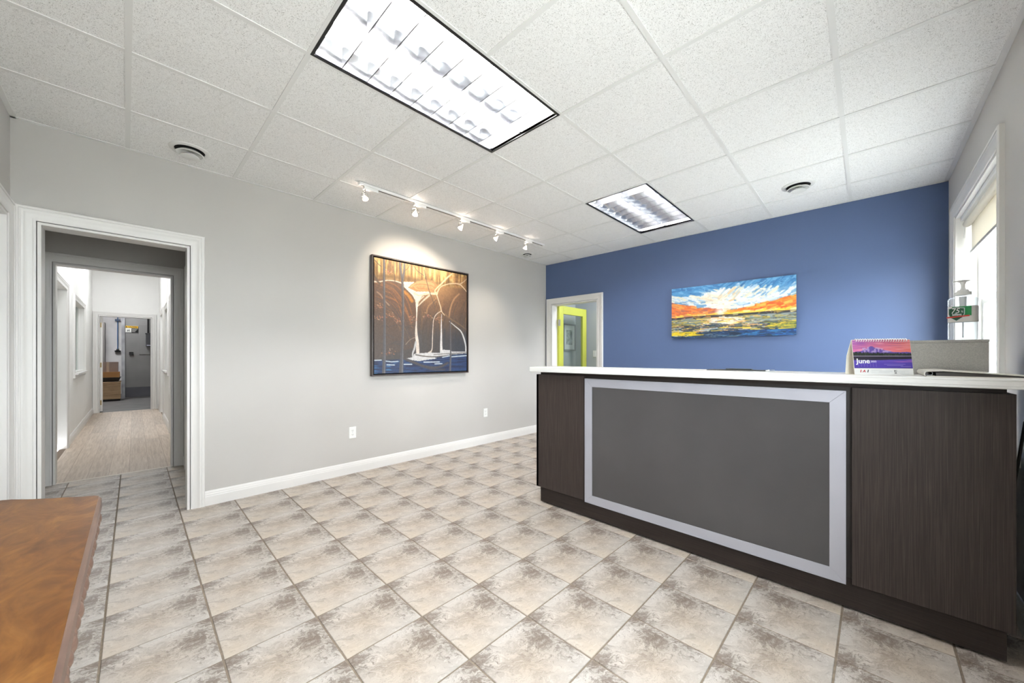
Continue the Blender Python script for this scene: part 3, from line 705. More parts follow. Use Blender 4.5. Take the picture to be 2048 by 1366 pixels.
# ------------------------------------------------------------------ painting helpers (flat pictures as coloured canvas meshes)
def s2l(a):
    a = np.clip(a, 0, 255)/255.0
    return np.where(a <= 0.04045, a/12.92, ((a+0.055)/1.055)**2.4)
def picture_mesh(name, img, wd, ht):
    """img[row from top, column, rgb] on a canvas in the local x-z plane, front facing -y"""
    ny, nx = img.shape[:2]
    xs_ = np.linspace(0, wd, nx); zs_ = np.linspace(ht, 0, ny)
    co = np.zeros((ny, nx, 3)); co[..., 0] = xs_[None, :]; co[..., 2] = zs_[:, None]
    idx = np.arange(ny*nx).reshape(ny, nx)
    f = np.stack([idx[:-1, :-1], idx[1:, :-1], idx[1:, 1:], idx[:-1, 1:]], -1).reshape(-1, 4)
    me = bpy.data.meshes.new(name)
    me.vertices.add(ny*nx); me.vertices.foreach_set('co', co.reshape(-1))
    me.loops.add(f.size); me.loops.foreach_set('vertex_index', f.reshape(-1))
    me.polygons.add(len(f)); me.polygons.foreach_set('loop_start', np.arange(0, f.size, 4)); 
    me.update(calc_edges=True); me.validate()
    at = me.color_attributes.new('paint', 'FLOAT_COLOR', 'POINT')
    rgba = np.ones((ny*nx, 4)); rgba[:, :3] = s2l(img.reshape(-1, 3)); at.data.foreach_set('color', rgba.reshape(-1))
    return me
def vnoise(X, Y, sx, sy, seed):
    g = np.random.RandomState(seed).rand(64, 64)
    x = X/sx; y = Y/sy; xi = np.floor(x).astype(int); yi = np.floor(y).astype(int); fx = x-xi; fy = y-yi
    fx = fx*fx*(3-2*fx); fy = fy*fy*(3-2*fy); q = lambda a, b: g[b % 64, a % 64]
    return (q(xi, yi)*(1-fx)+q(xi+1, yi)*fx)*(1-fy)+(q(xi, yi+1)*(1-fx)+q(xi+1, yi+1)*fx)*fy
def blend(img, m, c):
    img[:] = img*(1-m[..., None]) + np.asarray(c, float)*m[..., None]
def stroke(img, X, Y, pts, wds, c, soft=4.0, a=1.0):
    pts = np.asarray(pts, float); n = len(pts)
    wds = np.full(n, wds, float) if np.isscalar(wds) else np.asarray(wds, float)
    best = np.full(X.shape, 1e9)
    for i in range(n-1):
        p, q = pts[i], pts[i+1]; d = q-p; L2 = max(d@d, 1e-9)
        t = np.clip(((X-p[0])*d[0]+(Y-p[1])*d[1])/L2, 0, 1)
        best = np.minimum(best, np.hypot(X-p[0]-t*d[0], Y-p[1]-t*d[1]) - (wds[i]+(wds[i+1]-wds[i])*t)/2)
    blend(img, np.clip(0.5-best/soft, 0, 1)*a, c)
def poly(img, X, Y, pts, c, soft=None, a=1.0):
    ins = np.zeros(X.shape, bool); n = len(pts)
    for i in range(n):
        x1, y1 = pts[i]; x2, y2 = pts[(i+1) % n]
        cr = (y1 > Y) != (y2 > Y)
        ins ^= cr & (X < (x2-x1)*(Y-y1)/((y2-y1) if y2 != y1 else 1e-9)+x1)
    m = ins.astype(float)
    if soft is not None: m = m*soft
    blend(img, m*a, c)
def smooth_path(pts, k=6):
    """Catmull-Rom through the points (extra columns are carried along)"""
    P_ = np.asarray(pts, float); P_ = np.vstack([2*P_[0]-P_[1], P_, 2*P_[-1]-P_[-2]]); out = []
    for i in range(1, len(P_)-2):
        for j in range(k):
            t = j/k; a, b, c, d = P_[i-1], P_[i], P_[i+1], P_[i+2]
            out.append(0.5*((2*b)+(-a+c)*t+(2*a-5*b+4*c-d)*t*t+(-a+3*b-3*c+d)*t**3))
    out.append(P_[-2]); return np.array(out)
def quad_coords(nx, ny, tl, tr, br, bl):
    """projective map of the unit square to a quadrilateral, sampled on a grid"""
    A = []; bb = []
    for (u, v), (x, y) in zip(((0, 0), (1, 0), (1, 1), (0, 1)), (tl, tr, br, bl)):
        A += [[u, v, 1, 0, 0, 0, -u*x, -v*x], [0, 0, 0, u, v, 1, -u*y, -v*y]]; bb += [x, y]
    h = np.append(np.linalg.solve(np.array(A, float), np.array(bb, float)), 1)
    U, V = np.meshgrid(np.linspace(0, 1, nx), np.linspace(0, 1, ny)); D = h[6]*U+h[7]*V+1
    return (h[0]*U+h[1]*V+h[2])/D, (h[3]*U+h[4]*V+h[5])/D, U, V

# ------------------------------------------------------------------ waterfall painting in a floating frame
def waterfall_image(nx=260, ny=270):
    X, Y, U, V = quad_coords(nx, ny, (95, 60), (1945, 405), (1945, 2362), (112, 2425))
    img = np.zeros((ny, nx, 3)); st = vnoise(X, Y, 26, 300, 1); st2 = vnoise(X, Y, 60, 90, 2); fine = vnoise(X, Y, 14, 22, 3)
    k = lambda y0, y1: np.clip((Y-y0)/(y1-y0), 0, 1)
    rock = np.array((128, 92, 66.))
    img[:] = rock
    lowd = k(1050, 1750); blend(img, lowd*0.85, (84, 76, 72))
    right = np.clip((X-1450)/500, 0, 1)*k(1500, 1800); blend(img, right*0.8, (66, 70, 82))
    blend(img, np.clip(1-np.hypot((X-1250)/700, (Y-560)/520), 0, 1)*0.9, (222, 160, 92))
    # golden wood at the top
    top = np.clip((560+0.10*(X-600)-Y)/70, 0, 1)
    blend(img, top, (214, 158, 82))
    blend(img, top*np.clip((st-0.52)*6, 0, 1)*0.75, (120, 84, 48))
    blend(img, top*np.clip((0.40-st)*7, 0, 1)*0.8, (248, 214, 138))
    blend(img, top*np.clip((Y-(360+0.11*(X-300)+90*(st2-.5)))/90, 0, 1)*0.78, (126, 92, 54))
    blend(img, np.clip(1-np.hypot((X-1330)/420, (Y-330)/160), 0, 1)*0.7, (250, 205, 110))  # golden glow: the picture's own sun plus painted-in spotlight warmth
    # left boulder, arcs of brown and rust
    boul = [(95, 600), (250, 545), (400, 525), (560, 555), (700, 660), (800, 760), (880, 880), (930, 1050), (930, 1700), (880, 1900), (95, 2140)]
    poly(img, X, Y, boul, (116, 84, 64))
    for i in range(46):
        t = R.random(); y0 = 560+t*700; x0 = 100+R.random()*250; col = R.choice([(150, 98, 62), (172, 108, 62), (98, 76, 66), (134, 92, 68), (104, 84, 76), (190, 118, 62)])
        if t > 0.55: col = tuple(0.65*q+28 for q in col)
        pts = smooth_path([(x0, y0-30), (x0+240, y0+80), (x0+430, y0+330), (min(x0+540, 905), y0+640)])
        stroke(img, X, Y, pts, R.choice([10, 16, 26, 34]), col, 12, 0.6)
    stroke(img, X, Y, smooth_path([(700, 760), (790, 850), (850, 950)]), 60, (226, 142, 44), 26, 0.8)
    stroke(img, X, Y, smooth_path([(160, 770), (230, 830), (300, 930), (400, 1040)]), 26, (190, 150, 122), 12, 0.7)
    for i in range(26):
        x0 = 120+R.random()*740; y0 = 1400+R.random()*560; ln = 120+R.random()*160
        stroke(img, X, Y, smooth_path([(x0, y0), (x0+ln*.5, y0-40), (x0+ln, y0+20)]), 16, R.choice([(96, 84, 80), (74, 70, 70), (110, 86, 72)]), 10, 0.55)
    # middle and right boulders
    poly(img, X, Y, [(770, 665), (880, 580), (1080, 500), (1250, 520), (1340, 600), (1230, 745), (920, 745)], (205, 140, 84))
    for i in range(14):
        y0 = 540+i*14; stroke(img, X, Y, smooth_path([(800+i*6, 665-i*2), (980, y0), (1200, y0+20), (1290, y0+60)]), 10, R.choice([(226, 168, 106), (182, 112, 64), (236, 190, 124)]), 8, 0.6)
    for i in range(60):
        x0 = 980+R.random()*940; y0 = 860+R.random()*500; ln = 260+R.random()*420; b_ = 40*(R.random()-.3)
        warm = max(0, 1-(y0-800)/650); col = [(150, 108, 70), (118, 90, 68), (172, 124, 76), (96, 82, 74)][R.randrange(4)]
        col = tuple(c_*(0.72+0.28*warm) for c_ in col)
        stroke(img, X, Y, smooth_path([(x0+b_+70, y0), (x0+20, y0+ln*.35), (x0, y0+ln*.7), (x0+8, y0+ln)]), R.choice([10, 18, 26]), col, 10, 0.5)
    stroke(img, X, Y, smooth_path([(1590, 1270), (1620, 1080), (1690, 900), (1790, 790)]), [30]*19, (198, 144, 98), 14, 0.85)
    stroke(img, X, Y, smooth_path([(1140, 1190), (1170, 1060), (1260, 960), (1330, 880)]), 26, (182, 132, 84), 14, 0.8)
    for i in range(22):
        x0 = 980+R.random()*940; stroke(img, X, Y, [(x0, 1500+R.random()*200), (x0+R.uniform(-14, 14), 1960)], R.choice([8, 14, 22]), R.choice([(64, 66, 72), (86, 78, 74), (52, 58, 70), (92, 92, 98)]), 8, 0.5)
    stroke(img, X, Y, smooth_path([(1500, 1200), (1600, 1290), (1760, 1390), (1945, 1520)]), [26, 24]*9+[20], (150, 112, 76), 12, 0.85)
    for i in range(16):
        y0 = 430+i*14; stroke(img, X, Y, smooth_path([(1640+i*5, y0), (1760, y0+30), (1930, y0+10)]), 10, R.choice([(196, 128, 74), (170, 104, 58), (214, 150, 92)]), 8, 0.5)
    blend(img, k(1150, 1950)*0.55, (80, 75, 74)); blend(img, np.clip((X-1250)/500, 0, 1)*k(1450, 1750)*0.55, (60, 66, 80)); blend(img, np.clip((420-X)/350, 0, 1)*k(900, 1300)*0.45, (96, 84, 78))
    # falling water
    cream = (226, 204, 174); pale = (204, 202, 202)
    def water(p, c=cream, a=1.0): q = smooth_path(p); stroke(img, X, Y, q[:, :2], q[:, 2]*0.74, c, 6, a)
    water([(95, 560, 40), (200, 560, 34), (360, 530, 26), (520, 545, 26), (640, 580, 36)], (240, 214, 188))
    poly(img, X, Y, [(680, 555), (900, 555), (800, 640), (770, 670), (930, 750), (1190, 750), (1200, 800), (1060, 830), (985, 940), (970, 1060), (930, 1060), (915, 930), (860, 830), (690, 660)], (250, 232, 206))
    water([(900, 790, 60), (1000, 830, 40), (1130, 790, 50), (1250, 790, 60), (1340, 790, 70)])
    water([(1340, 790, 60), (1310, 720, 30), (1440, 580, 40), (1540, 470, 46), (1640, 380, 40)], (250, 218, 166))
    water([(1350, 770, 40), (1420, 650, 26), (1560, 590, 26), (1690, 575, 28), (1800, 590, 34), (1880, 660, 26), (1945, 740, 22)], (244, 208, 166))
    water([(1800, 590, 30), (1880, 540, 22), (1940, 480, 18)], (244, 208, 166))
    water([(1190, 830, 50), (1080, 930, 40), (985, 1030, 30)]); water([(1080, 850, 34), (1000, 930, 26), (955, 1020, 22)])
    water([(945, 1000, 60), (945, 1200, 30), (940, 1330, 28), (935, 1500, 46), (940, 1640, 70), (960, 1800, 80), (970, 2020, 90)], (244, 226, 212))
    water([(930, 1780, 50), (900, 1920, 50), (868, 2010, 40), (872, 2090, 40)], pale)
    water([(905, 1690, 12), (810, 1740, 12), (730, 1830, 12)], (206, 176, 150), 0.8)
    water([(1340, 800, 30), (1380, 930, 22), (1420, 1060, 24), (1440, 1150, 26), (1500, 1230, 18)], (244, 212, 172))
    water([(1440, 1140, 16), (1340, 1210, 22), (1285, 1310, 18), (1270, 1450, 16), (1260, 1700, 22), (1250, 1930, 26), (1190, 2010, 70)], (234, 214, 196))
    water([(1442, 1210, 14), (1436, 1400, 26), (1436, 1600, 40), (1434, 1850, 60), (1440, 1985, 80)], (232, 226, 224))
    water([(1600, 1360, 16), (1720, 1460, 26), (1830, 1560, 34), (1890, 1700, 40), (1925, 1850, 36), (1930, 1960, 34)], (228, 226, 226))
    # pool
    edge = 2150 - 0.05*(X-95) - 60*np.clip((X-1300)/600, 0, 1)
    pool = np.clip((Y-edge)/26, 0, 1); blend(img, pool, (38, 62, 112))
    wv = vnoise(X, Y, 130, 22, 9)
    blend(img, pool*np.clip((wv-0.55)*5, 0, 1)*0.85, (34, 42, 78)); blend(img, pool*np.clip((0.36-wv)*6, 0, 1)*np.clip((900-X)/500, 0.15, 1), (58, 120, 172))
    poly(img, X, Y, [(740, 2115), (870, 2090), (900, 2020), (1200, 1995), (1420, 2000), (1480, 1935), (1620, 1945), (1650, 1975), (1945, 1975), (1945, 2010), (1620, 2030), (1300, 2100), (1350, 2115), (1100, 2150), (1000, 2170), (860, 2150)], (222, 220, 220))
    stroke(img, X, Y, smooth_path([(930, 2040), (1100, 2070), (1300, 2080), (1540, 2060)]), 22, (94, 82, 74), 8, 0.9)
    stroke(img, X, Y, [(1290, 2035), (1500, 2020), (1940, 1995)], 16, (90, 80, 72), 8, 0.8)
    for p in ([(120, 2155), (250, 2150)], [(345, 2170), (450, 2185), (580, 2175)], [(365, 2245), (510, 2248)], [(700, 2235), (850, 2235)], [(1090, 2190), (1400, 2185)], [(1310, 2225), (1450, 2220)], [(1460, 2090), (1600, 2060)], [(1650, 2080), (1940, 2055)]):
        stroke(img, X, Y, p, 20, (226, 238, 244), 10, 0.95)
    stroke(img, X, Y, smooth_path([(700, 2120), (880, 2190), (1050, 2260), (1250, 2300), (1420, 2280), (1560, 2210)]), [50]*31, (88, 78, 74), 16, 0.9)
    stroke(img, X, Y, smooth_path([(1050, 2270), (1280, 2340), (1500, 2340)]), 40, (82, 74, 76), 14, 0.8)
    # leaves and twigs
    for cx, cy_, n in ((200, 1280, 26), (210, 1060, 18), (420, 1240, 16), (580, 1350, 24), (860, 1290, 30), (1160, 1240, 16), (1340, 1310, 18), (440, 2000, 20), (400, 350, 30)):
        for i in range(n):
            x, y = cx+R.gauss(0, 60), cy_+R.gauss(0, 30); stroke(img, X, Y, [(x, y), (x+10, y+5)], R.choice([6, 9, 12]), R.choice([(232, 150, 92), (214, 110, 70), (240, 190, 150), (190, 120, 110)]), 6, 0.85)
    # trunks and branches
    bark = (92, 88, 90)
    for p, ws in (([(290, 60), (295, 700), (310, 1400), (310, 2000), (300, 2420)], [40, 44, 46, 56, 66]), ([(605, 160), (625, 330), (655, 520), (670, 1000), (670, 1600), (655, 2000), (640, 2420)], [36, 40, 44, 50, 46, 62, 88]), ([(695, 180), (685, 350), (665, 520)], [34, 34, 36]), ([(1615, 1340), (1620, 1800), (1625, 2050), (1610, 2370)], [20, 26, 30, 40])):
        stroke(img, X, Y, p, ws, bark, 8, 0.97)
        stroke(img, X, Y, [(x+w_*0.28, y) for (x, y), w_ in zip(p, ws)], [w_*0.28 for w_ in ws], (132, 132, 140), 6, 0.7)
    for p in ([(800, 210), (760, 280), (700, 330)], [(880, 220), (950, 320), (1080, 420)], [(1090, 300), (1140, 540), (1200, 760), (1240, 860), (1310, 1080)], [(95, 420), (150, 530), (210, 600)], [(110, 120), (180, 200), (240, 250)], [(360, 1060), (480, 1110), (640, 1105)], [(490, 140), (490, 320), (510, 560)]):
        stroke(img, X, Y, smooth_path(p), 14 if p[0][0] != 95 else 40, (104, 86, 70), 7, 0.9)
    g_ = img.mean(-1, keepdims=True); return (img*0.86+g_*0.14)*(0.80+0.12*fine[..., None])
fa = thing('waterfall_painting', G @ T(1.775, 0, 0.972), 'large framed painting of a forest waterfall on the grey wall', 'painting')
FW, FH = 1.285, 1.268
frame_m = P('dark_espresso_frame', (66, 56, 54), 0.4)
for nm, (u0, u1, v0, v1) in (('a', (0, 0.014, 0, FH)), ('b', (FW-0.014, FW, 0, FH)), ('c', (0.014, FW-0.014, 0, 0.014)), ('d', (0.014, FW-0.014, FH-0.014, FH))):
    MB().box(u0, u1, -0.052, -0.002, v0, v1).build('frame_bar', frame_m, fa, bevel=0.0015)
MB().box(0.014, FW-0.014, -0.012, -0.002, 0.014, FH-0.014).build('frame_back', P('black_felt', (12, 11, 11), 0.9), fa)
ci = 0.026
MB().box(ci, FW-ci, -0.043, -0.012, ci, FH-ci).build('canvas', P('canvas_edge', (40, 34, 32), 0.8), fa)
link('painted_surface', picture_mesh('painted_surface', waterfall_image(), FW-2*ci, FH-2*ci), vcol_mat('oil_paint', 0.45), fa, T(ci, -0.0435, ci))

# ------------------------------------------------------------------ sunset canvas on the blue wall
def sunset_image(nx=330, ny=165):
    U, V = np.meshgrid(np.linspace(0, 1, nx), np.linspace(0, 1, ny)); X, Y = U*1000, V*500; img = np.zeros((ny, nx, 3))
    rr = random.Random(21); VH = 0.585
    def colour(u, v):
        j = rr.random()
        if v < VH:
            fan = abs(u-0.43)
            o_left = u < 0.42 and v > 0.29+0.42*u; o_right = u > 0.50 and v > 0.52-0.40*(u-0.5)
            if v > VH-0.055 and (j < 0.35 or u > 0.34): c = rr.choice([(250, 205, 70), (250, 205, 70), (248, 232, 160), (240, 150, 60)])
            elif o_left: c = rr.choice([(226, 120, 60), (200, 92, 62), (240, 164, 84), (232, 140, 70), (170, 100, 90)])
            elif o_right: c = rr.choice([(238, 112, 44), (224, 82, 40), (250, 160, 60), (244, 134, 56), (252, 190, 90)])
            elif fan < 0.10+0.18*(0.5-v) and v > 0.05+0.9*fan: c = rr.choice([(250, 244, 228), (244, 236, 214), (252, 250, 244), (236, 226, 206), (190, 206, 216), (226, 196, 150)])
            elif v < 0.13+0.05*math.sin(u*9): c = rr.choice([(70, 136, 190), (92, 156, 204), (58, 112, 170), (120, 176, 214)])
            else: c = rr.choice([(232, 238, 240), (200, 218, 228), (96, 150, 196), (246, 240, 226), (150, 190, 214), (238, 226, 196)])
        else:
            t = (v-VH)/(1-VH); mid = math.exp(-((u-0.47)/0.16)**2)
            if t < 0.08: c = (58, 54, 56)
            elif t < 0.42: c = rr.choice([(252, 240, 220), (250, 206, 90), (244, 170, 120), (236, 236, 236)]) if j < mid*0.95 else rr.choice([(110, 130, 130), (86, 84, 60), (196, 170, 70), (70, 80, 90), (150, 160, 160)])
            elif t < 0.72: c = rr.choice([(238, 200, 60), (40, 56, 76), (214, 160, 110), (190, 200, 206), (60, 84, 90), (36, 46, 60), (46, 60, 70)]) if u < 0.8 else rr.choice([(226, 190, 50), (46, 60, 74), (120, 130, 60)])
            else: c = rr.choice([(28, 62, 104), (34, 44, 62), (52, 96, 130), (24, 40, 66), (20, 34, 54), (110, 130, 140)]) if u < .6 else rr.choice([(26, 70, 132), (24, 44, 80), (50, 110, 160), (38, 52, 68)])
            if u < 0.24 and 0.72 < t < 0.9 and j < .75: c = (226, 196, 40)
        return c
    # block-in
    for y in range(ny):
        for x in range(0, nx, 6): img[y, x:x+6] = colour(x/nx, y/ny)
    for i in range(1500):
        u, v = rr.random(), rr.random(); ln = rr.uniform(30, 120) if v > VH else rr.uniform(24, 80)
        if v < VH: ang = rr.uniform(-0.25, 0.25) + (0.5*(0.43-u) if v > .3 else -0.7*(1 if u > .43 else -0.4))
        else: ang = rr.uniform(-0.12, 0.12)
        c = np.array(colour(u, v), float); x, y = u*1000, v*500; dx, dy = math.cos(ang)*ln/2, math.sin(ang)*ln/2
        x0, x1 = int(max(0, (x-ln)/1000*nx)), int(min(nx, (x+ln)/1000*nx+2)); y0, y1 = int(max(0, (y-ln*.6-8)/500*ny)), int(min(ny, (y+ln*.6+8)/500*ny+2))
        if x1-x0 < 2 or y1-y0 < 2: continue
        sub = img[y0:y1, x0:x1]; stroke(sub, X[y0:y1, x0:x1], Y[y0:y1, x0:x1], [(x-dx, y-dy), (x, y+rr.uniform(-3, 3)), (x+dx, y+dy)], rr.choice([4, 6, 8, 12] if v > VH else [8, 12, 16, 22]), c, 5, 0.7)
    stroke(img, X, Y, [(60, VH*500+6), (260, VH*500), (560, VH*500+1), (800, VH*500-1), (1000, VH*500+1)], [10, 8, 5, 6, 5], (48, 46, 52), 4, 0.95)
    blend(img, np.clip(1-np.hypot((U-0.435)/0.05, (V-0.52)/0.09), 0, 1), (255, 250, 240))
    for k in range(9):
        x = 16+k*5.2; stroke(img, X, Y, [(x, 470), (x+2, 478+3*((k*7) % 3))], 1.8, (226, 226, 226), 2, 0.9)
    return img
sc = thing('sunset_painting', B @ T(-1.733, 0, 1.398), 'wide unframed canvas of an orange sunset over water on the blue wall', 'painting')
SW, SH = 1.219, 0.610
MB().box(0, SW, -0.036, -0.002, 0, SH).build('canvas', P('painted_canvas_edge', (70, 92, 120), 0.7, var=0.3, vscale=6), sc, bevel=0.002)
link('painted_surface', picture_mesh('painted_surface', sunset_image(), SW, SH), vcol_mat('acrylic_paint', 0.42), sc, T(0, -0.0366, 0))

# ------------------------------------------------------------------ outlets and switch
slot_m = P('slot_dark', (60, 58, 56), 0.6)
def outlet(x, z, label):
    r = thing('wall_outlet', G @ T(x, 0, z), label, 'outlet', group='wall outlets on the grey wall')
    MB().box(-0.035, 0.035, -0.006, 0.0, -0.057, 0.057).build('cover_plate', white_pl, r, bevel=0.003)
    for s in (-1, 1):
        MB().prism([(0.017*math.cos(a)*1.0, s*0.0205+0.0135*math.sin(a)) for a in [2*math.pi*k/14 for k in range(14)]], -0.0078, -0.005, 'y').build('receptacle', white_pl, r)
        MB().box(-0.008, -0.006, -0.0086, -0.0076, s*0.0205-0.002, s*0.0205+0.006).build('slot', slot_m, r)
        MB().box(0.005, 0.0074, -0.0086, -0.0076, s*0.0205-0.002, s*0.0205+0.006).build('slot', slot_m, r)
        MB().lathe([(0.0022, -0.0005), (0.0022, 0.0005)], 8).build('slot', slot_m, r, T(0, -0.0081, s*0.0205-0.007) @ RX(math.pi/2))
    MB().lathe([(0.003, -0.001), (0.003, 0.001)], 10).build('screw', steel_m, r, T(0, -0.0066, 0) @ RX(math.pi/2))
outlet(1.594, 0.410, 'white wall outlet left of and below the waterfall painting')
outlet(3.393, 0.418, 'white wall outlet right of the waterfall painting near the counter')
CB = T(CX1, 0, 0) @ RZ(-math.pi/2)
r = thing('light_switch', CB @ T(-3.43, 0, 1.225), 'white light switch on the corridor wall beside the yellow door', 'switch')
MB().box(-0.035, 0.035, -0.006, 0, -0.057, 0.057).build('cover_plate', white_pl, r, bevel=0.003)
MB().box(-0.016, 0.016, -0.010, -0.005, -0.032, 0.032).build('rocker', white_pl, r, bevel=0.002)
# framed print behind the yellow door's glass
r = thing('framed_print', T(5.520, 3.83, 1.28), 'grey framed print seen through the glass of the yellow door', 'picture')
for (u0, u1, v0, v1) in ((-.19, -.165, 0, .48), (.165, .19, 0, .48), (-.165, .165, 0, .025), (-.165, .165, .455, .48)):
    MB().box(u0, u1, -0.025, -0.001, v0, v1).build('frame_bar', P('pewter_frame', (140, 142, 140), 0.4), r)
MB().box(-.165, .165, -0.012, -0.001, .025, .455).build('mat_board', P('mat_white', (226, 226, 222), 0.8), r)
MB().box(-.09, .09, -0.0135, -0.0115, .11, .37).build('print', P('print_grey', (160, 164, 160), 0.7, var=0.25, vscale=14), r)

# ------------------------------------------------------------------ reception counter
rc = thing('reception_counter', T(2.339, 0.755, 0), 'dark wood grain reception counter with silver framed grey panel', 'counter')
def cb(x0, x1, y0, y1, z0, z1): return MB().box(x0-2.339, x1-2.339, y0-0.755, y1-0.755, z0, z1)
YA, YB = -0.382, 1.895
cb(2.339, 2.60, YA, YB, 0.150, 1.055).build('body', P('counter_black_core', (42, 36, 34), 0.5), rc)
cb(2.3385, 2.60, YA, YB, 0.012, 0.150).build('plinth', lam_h, rc)
cb(2.338, 2.345, YA+0.001, YB-0.001, 1.036, 1.0549).build('top_reveal', lam_h, rc)
cb(2.315, 2.337, 1.476, 1.920, 0.133, 1.035).build('front_panel', lam_v, rc, bevel=0.0015)
cb(2.315, 2.337, -0.400, 0.050, 0.133, 1.035).build('front_panel', lam_v, rc, bevel=0.0015)
cb(2.315, 2.60, 1.898, 1.920, 0.133, 1.035).build('end_panel', lam_v, rc, bevel=0.0015)
cb(2.337, 2.60, -0.400, -0.384, 0.133, 1.035).build('end_panel', lam_v, rc, bevel=0.0015)
fy0, fy1, fz0, fz1, fb = 0.070, 1.466, 0.126, 1.018, 0.058
fr = thing('framed_panel', T(), None, None); fr.parent = rc; fr.matrix_local = T(2.314-2.339, -0.755, 0)
def bar(pts, M=None):   # mitred bar of the aluminium frame: polygon in (y, z), with a raised outer lip
    m_ = MB(); m_.prism(pts, 0.0, 0.022, 'x'); return m_.build('frame_bar', steel_m, fr, bevel=0.0012)
bar([(fy0, fz0), (fy1, fz0), (fy1-fb, fz0+fb), (fy0+fb, fz0+fb)]); bar([(fy0, fz1), (fy0+fb, fz1-fb), (fy1-fb, fz1-fb), (fy1, fz1)])
bar([(fy0, fz0), (fy0+fb, fz0+fb), (fy0+fb, fz1-fb), (fy0, fz1)]); bar([(fy1, fz0), (fy1, fz1), (fy1-fb, fz1-fb), (fy1-fb, fz0+fb)])
def lip(mb): mb.build('frame_lip', steel_m, fr)
lw = 0.006
lip(MB().box(-0.003, 0.001, fy0, fy1, fz0, fz0+lw)); lip(MB().box(-0.003, 0.001, fy0, fy1, fz1-lw, fz1))
lip(MB().box(-0.003, 0.001, fy0, fy0+lw, fz0+lw, fz1-lw)); lip(MB().box(-0.003, 0.001, fy1-lw, fy1, fz0+lw, fz1-lw))
MB().box(0.004, 0.02, fy0+fb-0.004, fy1-fb+0.004, fz0+fb-0.004, fz1-fb+0.004).build('glass_panel', glass_m, fr)
for y in (YB-0.05, 0.75, YA+0.11):
    MB().lathe([(0.014, 0), (0.014, 0.008), (0.008, 0.009), (0.008, 0.014)], 12).build('leveller_foot', black_m, rc, T(2.37-2.339, y-0.755, 0), smooth=True)
cb(2.60, 3.15, -0.46, 1.88, 0.710, 0.7445).build('work_surface', P('desk_white', (224, 222, 218), 0.45), rc, bevel=0.002)
cb(3.05, 3.07, -0.44, 1.86, 0.0, 0.715).build('modesty_panel', lam_v, rc)
# countertop: white slab whose front edge carries two fine grooves
ct = thing('countertop', T(2.265, 0.755, 1.055), 'white ledge countertop with grooved edge on the reception counter', 'countertop')
TT = 0.0395
edge = [(0.004, 0), (0.0, 0.003), (0.0, 0.010), (0.0018, 0.0110), (0.0, 0.012), (0.0, 0.029), (0.0018, 0.030), (0.0, 0.031), (0.0, TT-0.004), (0.004, TT), (0.355, TT), (0.355, 0)]
m_ = MB(); m_.prism([(x, z) for x, z in edge], -0.475-0.755, 1.951-0.755, 'y'); m_.build('slab', P('white_laminate', (228, 228, 226), 0.35), ct)
TOP = 1.055+TT

# ------------------------------------------------------------------ things on the counter
# desk calendar
cdir = Vector((0.543, -0.840, 0)); ca = math.atan2(cdir.y, cdir.x)
cal = thing('desk_calendar', T(2.279, 0.040, TOP) @ RZ(ca), 'tent desk calendar with purple mountain photo for June', 'calendar')
CW, CH, CD = 0.222, 0.158, 0.060
card_m = P('cream_card', (236, 231, 218), 0.7)
fs_ = math.atan2(CD*0.34, CH)
PT = RX(-fs_)                                       # front face leans back
def leaf(pts, name, t=0.0014):
    m_ = MB(); m_.prism(pts, 0, CW, 'x'); return m_.build(name, card_m, cal)
tp = (CD*0.34, CH)
leaf([(0, 0), (0.0016, 0), (tp[0]+0.0016, tp[1]), tp], 'front_board'); leaf([(CD, 0), (CD+0.0016, 0), (CD*0.88, CH*0.55), (tp[0]+0.003, tp[1]), (tp[0]+0.0014, tp[1]), (CD*0.86, CH*0.55)], 'back_board')
leaf([(0.001, 0), (CD, 0), (CD, 0.0016), (0.001, 0.0016)], 'base_board')
